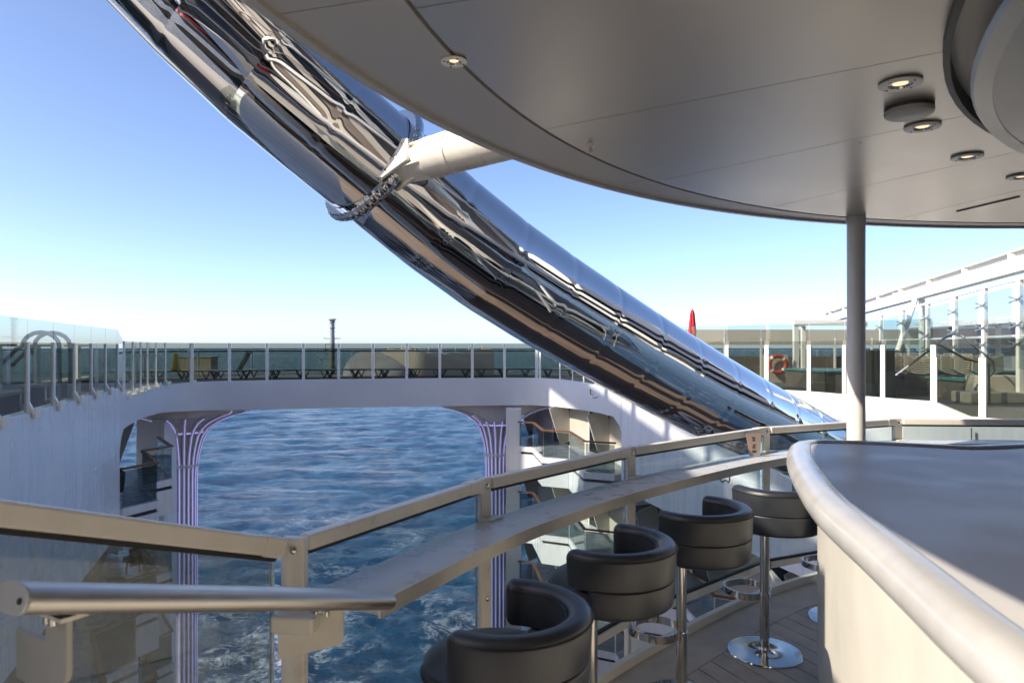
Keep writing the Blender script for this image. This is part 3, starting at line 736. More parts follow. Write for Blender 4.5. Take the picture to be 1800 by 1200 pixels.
# ------------------------------------------------------------------ bar deck floor with planks
P = [Vector(p) for p in ((-.688, 2.162), (-.130, 3.130), (.710, 4.114), (1.907, 5.143), (3.25, 5.76), (4.75, 5.66), (6.2, 4.95))]
RC = catmull(P, 14)
FE = offset(RC, .22)
poly = [Vector((-.95, 1.35))] + FE + [Vector((9, 3)), Vector((9, -6.5)), Vector((-6, -6.5)), Vector((-1.9, .2))]
fl = MB().prism(poly, -.35, -.013).build('deck_floor', M['teak'])
tag(fl, 'grey planked bar deck under the stools', 'deck', kind='structure')
MI = offset(RC, .22 + .27)
MB().prism(offset(RC, .23)[3:72] + [Vector((4.6, 2.5)), Vector((1.9, .9)), Vector((.9, 1.2))], -.0128, -.0118).build('caulk_bed', M['caulk'], fl)
# margin boards along the curve, one per railing bay
for i in range(6):
    a, b = i * 14, (i + 1) * 14
    o_ = offset(RC, .224)
    ring = o_[a:b + 1] + MI[a:b + 1][::-1]
    MB().prism(ring, -.0115, 0).build('margin_board', M['plank'], fl)
pd = Vector((.43, -.903)); pn = Vector((.903, .43))
MI2 = offset(RC, .22 + .275)
def far_hit(c):
    """how far along -pd from the line pn.x = c the inner margin curve lies"""
    best = None
    for a, b in zip(MI2, MI2[1:]):
        fa, fb = pn.dot(a) - c, pn.dot(b) - c
        if fa * fb <= 0 and abs(fa - fb) > 1e-9:
            p = a.lerp(b, fa / (fa - fb)); s = -pd.dot(p)
            if best is None or s > best: best = s
    return best
w_ = .1235; c_ = -.2
while c_ < 5.6:
    h0, h1 = far_hit(c_ + .0045), far_hit(c_ + w_ - .0045)
    if h0 is not None and h1 is not None:
        a0, a1 = pn * (c_ + .0045), pn * (c_ + w_ - .0045); e = -2.2
        MB().prism([a0 - pd * e * 1, a1 - pd * e, a1 - pd * h1, a0 - pd * h0][::1], -.0115, 0).build('plank', M['plank'], fl)
    c_ += w_
kb = MB().sweep([Vector((p.x, p.y, .02)) for p in offset(RC, .205)[2:]], [(-.018, -.05), (.018, -.05), (.018, .032), (-.018, .032)]).build('kerb', M['white'], fl)

# ------------------------------------------------------------------ glass railing of the bar deck
rail = thing('bar_railing', 'curved cream glass railing round the bar deck', 'railing', (.7, 4.1, 0))
ZR = 1.15
def post_mesh():
    return MB().box((0, 0, .375), (.076, .034, 1.55))
pmesh = None; bmesh_ = None
tang = []
for i, p in enumerate(P):
    d = (P[min(i + 1, len(P) - 1)] - P[max(i - 1, 0)]).normalized(); tang.append(d)
    inv = ROOT[rail.name]; L = inv @ Vector((p.x, p.y, 0)); a = math.atan2(d.y, d.x)
    if i == 0: a = math.atan2(-.15, .99)
    if pmesh is None:
        pmesh = post_mesh().build('post', M['cream'], rail, local=True, bevel=.004); pmesh.location = L; pmesh.rotation_euler = (0, 0, a); po = pmesh
        for zz in (1.113, .58):
            MB().lathe([(.0005, 0), (.012, 0), (.012, .006), (.007, .009), (.0005, .0095)], (0, 0, 0), 14).build('bolt', M['chrome'], po, smooth=True, local=True)
        bolts = [c for c in po.children]
        for b_, zz in zip(bolts, (1.113, .60)): b_.rotation_euler = (R(90), 0, 0); b_.location = (.004, -.0165, zz)
    else:
        po = inst(pmesh, rail, L, a); po.modifiers.new('bevel', 'BEVEL').width = .004
        for b_ in bolts:
            c = b_.copy(); C.objects.link(c); c.parent = po
    # bracket foot reaching inwards to the deck edge
    if i > 0:
        MB().add([(-.02, -.017, .10), (-.02, -.017, -.30), (-.02, -.21, -.16), (-.02, -.21, -.03), (.02, -.017, .10), (.02, -.017, -.30), (.02, -.21, -.16), (.02, -.21, -.03)], [(0, 1, 2, 3), (7, 6, 5, 4), (0, 4, 5, 1), (1, 5, 6, 2), (2, 6, 7, 3), (3, 7, 4, 0)]).build('foot_bracket', M['white'], po, local=True)
for i in range(len(P) - 1):
    a, b = P[i], P[i + 1]; d = (b - a).normalized(); n_ = Vector((d.y, -d.x))
    def pt(s, z, off=0.0):
        q = (a + d * s) if s >= 0 else (b + d * s); return Vector((q.x + n_.x * off, q.y + n_.y * off, z))
    g = .040
    MB().bar(pt(g, ZR - .026), pt(-g, ZR - .026), .05, .05).build('top_rail', M['cream'], rail, bevel=.007)
    MB().bar(pt(-g - .10, ZR - .026), pt(-g - .012, ZR - .026), .056, .056).build('rail_sleeve', M['cream'], rail, bevel=.006)
    MB().bar(pt(g, ZR - .058), pt(-g, ZR - .058), .022, .014).build('gasket', M['black'], rail)
    MB().bar(pt(g + .012, (.15 + ZR - .06) / 2), pt(-g - .024, (.15 + ZR - .06) / 2), .013, ZR - .06 - .15).build('pane', M['gbar'], rail)
    MB().bar(pt(-g - .020, (.15 + ZR - .07) / 2), pt(-g - .012, (.15 + ZR - .07) / 2), .013, ZR - .07 - .15).build('pane_edge', M['edge'], rail)
    MB().bar(pt(g, .143), pt(-g, .143), .022, .014).build('gasket', M['black'], rail)
    MB().bar(pt(g, .11), pt(-g, .11), .045, .05).build('bottom_rail', M['cream'], rail, bevel=.006)
    MB().box((pt(-g - .012, 1.12, .021).x, pt(-g - .012, 1.12, .021).y, 1.116), (.05, .012, .05), math.atan2(d.y, d.x)).build('clamp_plate', M['cream'], rail, bevel=.003)

# drink ledge following the railing
le = thing('drink_ledge', 'long curved grey drink ledge fixed inside the glass railing', 'ledge', (.7, 3.9, .95))
lo_, li_ = offset(RC, .030), offset(RC, .275)
a, b = 1, 78
MB().prism(lo_[a:b] + li_[a:b][::-1], .925, .97).build('shelf', M['ledge'], le, bevel=.004)
lf0, lf1 = offset(RC, .274), offset(RC, .281)
MB().prism(lf0[a:b] + lf1[a:b][::-1], .918, .9715).build('fascia', M['cream'], le)
for i in (1, 2, 3, 4):
    p = P[i]; d = tang[i]; n_ = Vector((d.y, -d.x)); a3 = Vector((p.x + n_.x * .02, p.y + n_.y * .02, .905)); b3 = Vector((p.x + n_.x * .22, p.y + n_.y * .22, .915))
    MB().bar(a3, b3, .012, .03).build('shelf_bracket', M['cream'], le)
    MB().box((p.x + n_.x * .045, p.y + n_.y * .045, .974), (.10, .06, .006), math.atan2(d.y, d.x)).build('post_collar', M['cream'], le)
hk = offset(RC, .262)[34]
MB().tube([Vector((hk.x - .03, hk.y, .925)), Vector((hk.x - .03, hk.y, .895)), Vector((hk.x - .02, hk.y - .01, .885)), Vector((hk.x + .0, hk.y - .01, .90)), Vector((hk.x + .02, hk.y - .01, .885)), Vector((hk.x + .03, hk.y, .895)), Vector((hk.x + .03, hk.y, .925))], .005, 6).build('bag_hook', M['greyplate'], le)

# menu stand on the ledge
mp_ = at(1327, 805, 4.86); mp_.z = .971
ms = thing('menu_stand', 'small pinkish menu card in a clear acrylic stand on the drink ledge', 'menu stand', tuple(mp_), R(12))
MB().plate([(-.058, .0, .004), (.046, .0, .004), (.066, .012, .175), (-.078, .012, .175)], .003).build('acrylic_sheet', M['acrylic'], ms, local=True)
MB().plate([(-.046, -.004, .008), (.036, -.004, .008), (.056, .008, .165), (-.066, .008, .165)], .002).build('card', M['paper'], ms, local=True)
MB().box((-.02, .03, .002), (.12, .10, .003)).build('base', M['acrylic'], ms, local=True)
for zz, ww, hh in ((.135, .022, .010), (.118, .018, .010), (.082, .020, .012), (.066, .024, .010), (.038, .032, .018)):
    MB().box((-.008 + random.uniform(-.003, .003), -.0065 + zz * .073 , zz), (ww, .001, hh)).build('print', M['ink'], ms, local=True)

# ------------------------------------------------------------------ ramp railing at the left with its tubular handrail
rr_ = thing('ramp_railing', 'sloping cream railing with salt-stained glass at the near left', 'railing', (-1.1, 1.5, .2))
q0 = Vector((P[0].x - .03, P[0].y - .035, 1.126)); q1 = Vector((-1.125, 1.50, 1.386)); dv = (q1 - q0).normalized(); q2 = q1 + dv * .75
MB().bar(q0, q2, .05, .056).build('top_rail', M['cream'], rr_, bevel=.007)
MB().bar(q0 + dv * .08, q0 + dv * .015, .056, .062).build('rail_sleeve', M['cream'], rr_, bevel=.006)
MB().bar(q0 + dv * .03 - V(0, 0, .036), q2 - V(0, 0, .036), .024, .018).build('gasket', M['black'], rr_)
a3, b3 = q0 + dv * .045, q2
MB().plate([(a3.x, a3.y, a3.z - .045), (b3.x, b3.y, b3.z - .045), (b3.x, b3.y, -.5), (a3.x, a3.y, -.5)], .014).build('pane', M['gramp'], rr_)
e3 = q0 + dv * .038
MB().bar(V(e3.x, e3.y, -.5), V(e3.x, e3.y, e3.z - .05), .012, .012, up=(0, 1, 0)).build('pane_edge', M['edge'], rr_)
# handrail: flattened oval tube
h0 = Vector((-.885, 1.215, 1.305)); h1 = Vector((-.388, 2.02, 1.005))
prof = []
for k in range(24):
    a = 2 * math.pi * k / 24; prof.append((.058 * math.copysign(abs(math.cos(a)) ** .75, math.cos(a)), .026 * math.copysign(abs(math.sin(a)) ** .8, math.sin(a))))
hd = (h1 - h0).normalized()
MB().sweep([h0, h0.lerp(h1, .33), h0.lerp(h1, .66), h1], prof).build('handrail', M['alu'], rr_, smooth=True)
MB().sweep([h0 - hd * .006, h0 - hd * .0005], [(x * 1.03, y * 1.03) for x, y in prof]).build('end_cap', M['greyplate'], rr_)
rgt = hd.cross(V(0, 0, 1)).normalized(); upv = rgt.cross(hd)
cc = h0 - hd * .007 + rgt * .034
MB().cyl(cc, cc - hd * .002, .006, n=12).build('cap_screw', M['black'], rr_)
# brackets
def bracket(base, z, sgn, w1):
    """plate from the railing inwards under the handrail"""
    ru = Vector((hd.x, hd.y, 0)).normalized(); rin_ = Vector((ru.y, -ru.x, 0))
    def q(s, zz): return Vector((base.x, base.y, 0)) + rin_ * s + Vector((0, 0, zz))
    arc = [q(w1 - .035 + .035 * math.cos(t_), z - .10 - .035 * math.sin(t_)) for t_ in [k * math.pi / 10 for k in range(6)]]
    MB().plate([q(-.10, z - .16), q(-.10, z - .06), q(.02, z - .06), q(.02, z), q(w1, z)] + arc + [q(.02, z - .17)], .012).build('bracket_plate', M['greyplate'] if sgn else M['cream'], rr_, bevel=.002)
    MB().bar(q(w1 - .12, z + .004) - ru * .0, q(w1 + .02, z + .004), .05, .008).build('saddle', M['cream'], rr_)
    for s in (.06, w1 - .02):
        MB().cyl(q(s, z - .012) - ru * .02, q(s, z - .0) - ru * .02, .007, n=10).build('bolt', M['chrome'], rr_, smooth=True)
pb0 = h0 + hd * .09; pb1 = h1 - hd * .13
bracket(Vector((pb0.x - .075, pb0.y + .045)), pb0.z - .034, 1, .10)
pe = Vector((P[0].x, P[0].y))
ru = Vector((hd.x, hd.y, 0)).normalized(); rn = Vector((ru.y, -ru.x, 0))
# bracket at the first post: box spacer and curved plate facing the camera
bz = .945
B0 = V(P[0].x + .0, P[0].y - .035, 0)
def bq(s, z, dy=0.0): return V(B0.x + s, B0.y - .012 + dy, z)
arc = [bq(.145 + .022 * math.cos(k * math.pi / 10), bz - .095 - .022 * math.sin(k * math.pi / 10)) for k in range(6)]
MB().plate([bq(-.036, bz - .16), bq(-.036, bz - .02), bq(.10, bz - .02), bq(.10, bz), bq(.167, bz)] + arc + [bq(.036, bz - .145)], .012).build('bracket_plate', M['cream'], rr_, bevel=.003)
MB().box((B0.x + .03, B0.y - .055, bz - .03), (.135, .06, .055), R(-6)).build('spacer_block', M['cream'], rr_, bevel=.010, seg=3)
MB().box((B0.x + .13, B0.y - .02, bz + .004), (.12, .05, .008)).build('saddle', M['cream'], rr_)
for s in (.09, .125):
    MB().cyl((B0.x + s, B0.y - .05, bz - .012), (B0.x + s, B0.y - .05, bz + .002), .007, n=10).build('bolt', M['chrome'], rr_, smooth=True)

# ------------------------------------------------------------------ bar counter
CZ = 1.22
bar = thing('bar_counter', 'curved grey bar counter with thick pale bullnose edge at the right', 'bar counter', (1.8, 2.6, 0))
G = catmull([Vector(p) for p in ((.86, .35), (.905, .85), (.960, 1.29), (1.022, 1.61), (1.074, 1.88), (1.165, 2.37), (1.305, 2.86), (1.465, 3.34), (1.615, 3.70))], 8)
far = catmull([Vector(p) for p in ((1.615, 3.70), (1.70, 3.765), (1.92, 3.72), (2.20, 3.60), (2.40, 3.52), (2.75, 3.60), (3.3, 3.82), (3.9, 3.85))], 6)
back = [Vector(p) for p in ((3.9, 3.1), (3.1, 2.9), (2.55, 2.3), (2.2, 1.5), (2.1, .35))]
topo = MB().prism(G + far[1:] + back, CZ - .035, CZ).build('counter_top', M['counter'], bar, bevel=.003)
# bullnose swept along the guest side and wrapped round the tip
wrap = G + [Vector((1.66, 3.765)), Vector((1.73, 3.80)), Vector((1.92, 3.757)), Vector((2.20, 3.64)), Vector((2.40, 3.56)), Vector((2.75, 3.64)), Vector((3.3, 3.86)), Vector((3.9, 3.89))]
wrap = resample(wrap, .055); n = len(wrap); vs_ = []
prof = [(.000, .003), (-.010, .009), (-.034, .011)] + [(-.048 - .064 * math.sin(k * math.pi / 14), -.052 + .063 * math.cos(k * math.pi / 14)) for k in range(1, 14)] + [(-.044, -.116), (.0, -.117), (.006, -.036)]
m_ = len(prof)
for i, p in enumerate(wrap):
    d = (wrap[min(i + 2, n - 1)] - wrap[max(i - 2, 0)]).normalized(); nn = Vector((d.y, -d.x))
    for u_, z_ in prof: vs_.append((p.x + nn.x * u_, p.y + nn.y * u_, CZ + z_))
fs_ = [(i * m_ + q, i * m_ + (q + 1) % m_, (i + 1) * m_ + (q + 1) % m_, (i + 1) * m_ + q) for i in range(n - 1) for q in range(m_)]
fs_ += [tuple(range(m_)), tuple(range((n - 1) * m_, n * m_))]
MB().add(vs_, fs_).build('bullnose', M['bull'], bar, smooth=True)
GI = offset(G[:-3], .035); FI = [Vector((1.70, 3.60)), Vector((1.95, 3.60)), Vector((2.2, 3.48)), Vector((2.4, 3.40)), Vector((2.8, 3.5)), Vector((3.4, 3.7)), Vector((3.9, 3.72))]
wallp = GI + FI; n = len(wallp)
MB().strip(wallp, [.12] * n, [CZ - .118] * n, -.06).build('front_panel', M['panel'], bar, smooth=True)
MB().strip([p + Vector((.03, -.02)) for p in wallp], [0] * n, [.12] * n, -.06).build('plinth', M['greyplate'], bar)

# ------------------------------------------------------------------ bar stools
def make_stool(label):
    t = thing('bar_stool', label, 'bar stool', (0, 0, 0), 0, 'charcoal leather bar stools along the drink ledge')
    MB().lathe([(.0005, .0), (.205, .0), (.207, .004), (.203, .009), (.12, .013), (.045, .020), (.034, .030), (.0305, .045)], (0, 0, 0), 56).build('base', M['chrome'], t, smooth=True, local=True)
    MB().cyl((0, 0, .03), (0, 0, .34), .0275, n=28).build('post', M['chrome'], t, smooth=True, local=True)
    MB().cyl((0, 0, .338), (0, 0, .73), .0250, n=28).build('gas_lift', M['chrome'], t, smooth=True, local=True)
    MB().cyl((0, 0, .300), (0, 0, .345), .031, n=28).build('footrest_clamp', M['chrome'], t, smooth=True, local=True)
    path = []
    for k in range(36):
        a = -math.pi / 2 + 2 * math.pi * k / 36; x = .125 * math.copysign(abs(math.cos(a)) ** .8, math.cos(a)); y = .145 + .125 * math.copysign(abs(math.sin(a)) ** .8, math.sin(a)); path.append(Vector((x, y, .315)))
    MB().sweep(path, [(-.003, -.019), (.003, -.019), (.003, .019), (-.003, .019)], closed=True).build('footrest', M['chrome'], t, smooth=True, local=True)
    MB().lathe([(.0005, .71), (.09, .71), (.10, .725), (.10, .747), (.0005, .747)], (0, -.03, 0), 28).build('swivel_plate', M['trim'], t, smooth=True, local=True)
    SH = .085   # the seat shell sits behind its post
    sp_ = [(.0005, .745), (.165, .745), (.195, .750), (.210, .764), (.214, .79), (.208, .822), (.186, .836), (.12, .842), (.0005, .844)]
    seat = MB().lathe(sp_, (0, .038 - SH, 0), 48).build('seat', M['leather'], t, smooth=True, local=True)
    MB().tube([Vector((.2145 * math.cos(a), .038 - SH + .2145 * math.sin(a), .792)) for a in [2 * math.pi * k / 48 for k in range(48)]], .0035, 6, True).build('piping', M['piping'], seat, smooth=True, local=True)
    SB = 1.075
    def arcband(half, prof, name, par=None, ends=True):
        """prof: closed list of (radius, z); swept round the back"""
        pr = sum(p[0] for p in prof) / len(prof); pz = sum(p[1] for p in prof) / len(prof); n = 44; vs_ = []; m_ = len(prof)
        rings = [(-half - .115, .05), (-half - .110, .45), (-half - .085, .74), (-half - .045, .92), (-half, 1.0)] + [(-half + 2 * half * k / n, 1.0) for k in range(1, n)] + [(half, 1.0), (half + .045, .92), (half + .085, .74), (half + .110, .45), (half + .115, .05)]
        for a, k in rings:
            A = -math.pi / 2 + a
            for r, z in prof:
                rr2 = pr + (r - pr) * k; zz = pz + (z - pz) * (k * .55 + .45 if k < 1 else 1)
                vs_.append((SB * rr2 * math.cos(A), SB * rr2 * math.sin(A) - SH, zz))
        fs_ = [(i * m_ + q, i * m_ + (q + 1) % m_, (i + 1) * m_ + (q + 1) % m_, (i + 1) * m_ + q) for i in range(len(rings) - 1) for q in range(m_)]
        fs_ += [tuple(range(m_)), tuple(range((len(rings) - 1) * m_, len(rings) * m_))]
        o = MB().add(vs_, fs_).build(name, M['leather'], par or t, smooth=True, local=True); return o
    def rrect(r0, r1, z0, z1, ct, cb, t0=0.0):
        out = []
        for cx, cz, a0, c in ((r1 - ct, z1 - ct, 0, ct), (r0 + ct, z1 - ct, 90, ct), (r0 + cb, z0 + cb, 180, cb), (r1 - cb, z0 + cb, 270, cb)):
            for k in range(5):
                a = R(a0 + 22.5 * k); z = cz + c * math.sin(a); out.append((cx + c * math.cos(a) + t0 * (z - z0) / (z1 - z0), z))
        return out
    b_ = arcband(R(104), rrect(.168, .236, .8485, .985, .028, .007, .006), 'backrest')
    arcband(R(82), rrect(.150, .229, .738, .848, .007, .020, .007), 'lower_back')
    for zz, rr2 in ((.961, .2425 * SB), (.961, .1685 * SB)):
        MB().tube([Vector((rr2 * math.cos(a), rr2 * math.sin(a) - SH, zz)) for a in [-math.pi / 2 + R(-104 + 208 * k / 50) for k in range(51)]], .003, 6).build('piping', M['piping'], b_, smooth=True, local=True)
    return t
SP = [((-.10, 2.06), 'nearest charcoal bar stool at the bottom, its seat pad showing left', 0),
      ((.325, 2.79), 'second bar stool from the camera along the ledge', 0),
      ((.839, 3.38), 'third bar stool from the camera, middle of the row', 0),
      ((1.45, 3.92), 'fourth bar stool, partly behind the counter tip, round base fully seen', R(-14)),
      ((2.13, 4.40), 'farthest bar stool hidden behind the counter, only base and footrest showing', 0)]
stool0 = None
for (x, y), lab, extra in SP:
    dx, dy = x - 3.97, y - .54; rz = math.atan2(dy, dx) - math.pi / 2 + extra
    if stool0 is None:
        stool0 = make_stool(lab); stool0.location = (x, y, 0); stool0.rotation_euler = (0, 0, rz)
    else: copy_tree(stool0, (x, y, 0), rz, None, lab)
# ------------------------------------------------------------------ things on the pool deck
def make_lounger(label):
    t = thing('sun_lounger', label, 'sun lounger', (0, 0, 0), 0, 'dark framed sun loungers on the stern bridge')
    for s in (-.31, .31):
        MB().bar((-.95, s, .33), (.95, s, .33), .04, .05).build('side_rail', M['darkmetal'], t, local=True)
    MB().box((0, 0, .345), (1.84, .58, .02)).build('sling', M['gear'], t, local=True)
    for x in (-.72, .62):
        for s in (-.30, .30):
            MB().bar((x, s, .31), (x + (.16 if x < 0 else -.16), s, 0), .035, .045).build('leg', M['darkmetal'], t, local=True)
            MB().bar((x + .16 * (1 if x < 0 else -1) * 2, s, .31), (x + (.16 if x < 0 else -.16), s, 0), .03, .035).build('leg', M['darkmetal'], t, local=True)
    return t
lz = DECK - .035
lpx = [(302, 27.6, 8), (350, 27.9, -5), (408, 28.2, 4), (462, 28.6, -8), (508, 28.9, 12), (556, 29.1, -4), (604, 29.4, 9), (652, 29.6, -10), (700, 29.8, 5), (752, 30.0, -6), (800, 30.1, 10), (868, 30.2, -4), (905, 30.3, 6), (986, 29.6, -8)]
ordn = ['first', 'second', 'third', 'fourth', 'fifth', 'sixth', 'seventh', 'eighth', 'ninth', 'tenth', 'eleventh', 'twelfth', 'thirteenth', 'last']
l0 = None
for i, (px, Y, a) in enumerate(lpx):
    lab = '%s dark sun lounger from the left behind the bridge glass' % ordn[i]
    if i == 2: lab = 'third sun lounger from the left on the bridge, its backrest raised'
    q = at(px, 600, Y)
    if l0 is None: l0 = make_lounger(lab); l0.location = (q.x, q.y, lz); l0.rotation_euler = (0, 0, R(a))
    else:
        c = copy_tree(l0, (q.x, q.y, lz), R(a), None, lab)
        if i == 2: raised = c
ROOT[raised.name] = (Matrix.Translation(raised.location) @ Matrix.Rotation(raised.rotation_euler[2], 4, 'Z')).inverted()
for s in (-.31, .31): MB().bar((.30, s, .36), (.70, s, 1.12), .04, .05).build('back_rail', M['gear'], raised, local=True)
MB().plate([(.32, -.29, .38), (.32, .29, .38), (.69, .29, 1.08), (.69, -.29, 1.08)], .02).build('back_sling', M['trim'], raised, local=True)
q = at(309, 655, 27.4)
yc = thing('caution_cone', 'yellow ribbed caution cone standing on the first lounger behind the bridge glass', 'cone', (q.x, q.y, .82))
MB().lathe([(.20, 0), (.20, .06), (.13, .08)], (0, 0, 0), 16).build('foot', M['yellow'], yc, local=True)
MB().lathe([(.16, .06), (.15, .2), (.155, .21), (.135, .35), (.14, .36), (.115, .5), (.12, .51), (.09, .66), (.04, .70), (.0005, .70)], (0, 0, 0), 16).build('body', M['yellow'], yc, local=True)
# white wall lockers behind loungers
q = at(349, 650, 31.0)
lk = thing('storage_locker', 'pale storage locker behind the second bridge lounger', 'locker', (q.x, q.y, lz))
MB().box((0, 0, .42), (1.5, .7, .8)).build('body', M['canvas'], lk, local=True, bevel=.03)
MB().box((0, 0, .85), (1.56, .76, .06)).build('lid', M['canvas'], lk, local=True, bevel=.02)
q = at(770, 640, 31.6)
cv = thing('covered_furniture', 'long row of furniture under a scalloped beige cover behind the bridge glass', 'furniture cover', (q.x, q.y, lz))
prof = []
for k in range(41):
    x = -2.6 + 5.2 * k / 40; prof.append((x, 1.05 + .10 * abs(math.sin(k * .55)) + .10 * math.sin(k * .21)))
vs_ = []
for x, z in prof: vs_ += [(x, -.35, 0), (x, -.30, z), (x, .30, z), (x, .35, 0)]
MB().add(vs_, [(4 * k + e, 4 * k + (e + 1) % 4, 4 * k + 4 + (e + 1) % 4, 4 * k + 4 + e) for k in range(40) for e in range(4)] + [(3, 2, 1, 0), (160, 161, 162, 163)]).build('cover', M['canvas'], cv, local=True)
for k in range(8):
    MB().cyl((-2.3 + .62 * k, 0, 1.0), (-2.3 + .62 * k, 0, 1.40), .018, n=6).build('parasol_pole', M['cream'], cv, local=True)
q = at(665, 640, 31.4)
dm = thing('covered_furniture', 'rounded dark cover between the mast and the beige cover on the bridge', 'furniture cover', (q.x, q.y, lz))
MB().add(*(lambda n: ([(-1.5 + 3.0 * k / n, y, (.25 + .9 * math.sin(math.pi * (k / n) ** .7)) * (1 if i in (1, 2) else 0)) for k in range(n + 1) for i, y in enumerate((-.5, -.42, .42, .5))], [(4 * k + e, 4 * k + (e + 1) % 4, 4 * k + 4 + (e + 1) % 4, 4 * k + 4 + e) for k in range(n) for e in range(4)]))(18)).build('cover', M['grey'], dm, local=True, smooth=True)
# stern mast
q = at(584, 640, 33.0)
ms_ = thing('stern_mast', 'slim grey light mast with cross-arms rising behind the stern bridge', 'mast', (q.x, q.y, .45))
MB().cyl((0, 0, 0), (0, 0, 2.55), .15, .10, 16).build('pole', M['grey'], ms_, smooth=True, local=True)
MB().cyl((0, 0, 2.20), (0, 0, 2.26), .15, .15, 16).build('collar', M['grey'], ms_, smooth=True, local=True)
MB().cyl((0, 0, 2.5), (0, 0, 2.62), .17, .10, 16).build('lamp', M['grey'], ms_, smooth=True, local=True)
MB().lathe([(.0005, 2.70), (.16, 2.68), (.24, 2.62), (.12, 2.60), (.0005, 2.60)], (0, 0, 0), 16).build('cap', M['grey'], ms_, smooth=True, local=True)
for zz in (1.72, 1.18):
    MB().tube([V(-.40, 0, zz + .07), V(-.38, 0, zz), V(.38, 0, zz), V(.42, 0, zz + .03)], .022, 6).build('cross_arm', M['grey'], ms_, local=True)
MB().tube([V(-.10, -.02, 1.45), V(-.32, -.02, 1.45), V(-.30, -.02, .85), V(-.10, -.02, .85)], .025, 6).build('side_frame', M['grey'], ms_, local=True)
for zz in (2.35, 2.44, 2.05): MB().box((0, 0, zz), (.36, .03, .025)).build('rung', M['grey'], ms_, local=True)

# left deck: pool ladder arches, benches
for i, (px, Y) in enumerate(((72, 14.6), (92, 15.0))):
    q = at(px, 600, Y)
    pl = thing('pool_ladder_rail', ['nearer', 'farther'][i] + ' grey arched pool handrail behind the tall left glass', 'handrail', (q.x, q.y, .45), R(20), 'arched pool rails')
    path = [V(-.75, 0, 0.9), V(-.45, 0, 1.25)] + [V(.0 - .42 * math.cos(a) * .8, 0, 1.32 + .30 * math.sin(a)) for a in [k * math.pi / 8 for k in range(0, 9)]] + [V(.34, 0, 1.0), V(.34, 0, 0)]
    MB().tube(path, .045, 8, up=(0, 1, 0)).build('rail', M['grey'], pl, smooth=True, local=True)
for i, (px, Y, w) in enumerate(((20, 12.5, 2.2), (110, 16.5, 2.4), (160, 19, 2.4))):
    q = at(px, 600, Y)
    bn = thing('low_bench', ['nearest', 'middle', 'farthest'][i] + ' low dark bench behind the tall left glass', 'bench', (q.x - .4, q.y, .45), R(-70), 'benches on the left deck')
    MB().box((0, 0, .42), (w, .5, .06)).build('seat', M['gear'], bn, local=True)
    for s in (-.4, .4): MB().box((w * s, 0, .2), (.08, .44, .38)).build('leg', M['darkmetal'], bn, local=True)
for i, (px, Y) in enumerate(((28, 13.4), (92, 15.8), (160, 18.6))):
    q = at(px, 600, Y)
    lp_ = thing('deck_light_post', ['nearest', 'second', 'farthest'][i] + ' pale bracketed post inside the tall left glass', 'post', (q.x - .35, q.y, .45), R(-20), 'posts on the left deck')
    MB().box((0, 0, .68), (.10, .10, 1.36)).build('shaft', M['white'], lp_, local=True)
    MB().bar((-.5, 0, 1.34), (.5, 0, 1.34), .06, .05).build('cross_bar', M['trim'], lp_, local=True)
    MB().plate([(-.34, 0, 1.32), (-.05, 0, 1.32), (-.05, 0, 1.02)], .03).build('brace', M['trim'], lp_, local=True)

# dark chairs on the left balconies
bc0 = None
for k, j, lab in ((0, 1, 'on the topmost left balcony'), (1, 0, 'on the second left balcony down, beside the lit column'), (1, 1, 'on the second left balcony down, nearer the hull wall'), (2, 0, 'on the third left balcony down, beside the lit column'), (2, 1, 'on the third left balcony down, nearer the hull wall'), (3, 1, 'on the fourth left balcony down')):
    q = Vector((-12.15, 24.0)) + Vector((.344, -.939)) * (1.75 + 3.1 * j + 2.0) + Vector((.939, .344)) * -.45
    loc = (q.x, q.y, -2.17 - 2.75 * k)
    if bc0 is None:
        bc0 = thing('balcony_chair', 'dark tub chair ' + lab, 'chair', loc, R(-60), 'dark tub chairs on the left balconies')
        MB().lathe([(.26, .22), (.30, .45), (.31, .72), (.27, .74), (.25, .48), (.0005, .42)], (0, 0, 0), 20, R(-20), R(200)).build('back_shell', M['darkmetal'], bc0, smooth=True, local=True)
        MB().cyl((0, 0, .34), (0, 0, .44), .27, n=20).build('seat', M['trim'], bc0, smooth=True, local=True)
        for a in (45, 135, 225, 315): MB().cyl((.2 * math.cos(R(a)), .2 * math.sin(R(a)), .36), (.25 * math.cos(R(a)), .25 * math.sin(R(a)), 0), .02, n=8).build('leg', M['darkmetal'], bc0, local=True)
    else: copy_tree(bc0, loc, R(-60), None, 'dark tub chair ' + lab)

# ------------------------------------------------------------------ right deck
q = at(1217, 600, 27.0)
pa = thing('closed_parasol', 'closed red parasol standing upright beyond the chrome tube', 'parasol', (q.x, q.y, .45))
MB().cyl((0, 0, 0), (0, 0, 1.75), .03, n=10).build('pole', M['white'], pa, smooth=True, local=True)
rs = random.Random(2)
vs_ = []; prof = [(.055, 1.62), (.115, 1.72), (.13, 1.95), (.105, 2.3), (.085, 2.6), (.05, 2.74), (.01, 2.80)]
for r, z in prof:
    for k in range(24):
        a = 2 * math.pi * k / 24; rr2 = r * (1 + .22 * math.cos(6 * a + z)); vs_.append((rr2 * math.cos(a), rr2 * math.sin(a), z))
MB().add(vs_, [(j * 24 + k, j * 24 + (k + 1) % 24, j * 24 + 24 + (k + 1) % 24, j * 24 + 24 + k) for j in range(len(prof) - 1) for k in range(24)] + [tuple(range(24)), tuple(range(144, 168))]).build('canopy', M['red'], pa, smooth=True, local=True)
MB().cyl((0, 0, 2.78), (0, 0, 2.86), .025, .015, 8).build('finial', M['grey'], pa, smooth=True, local=True)

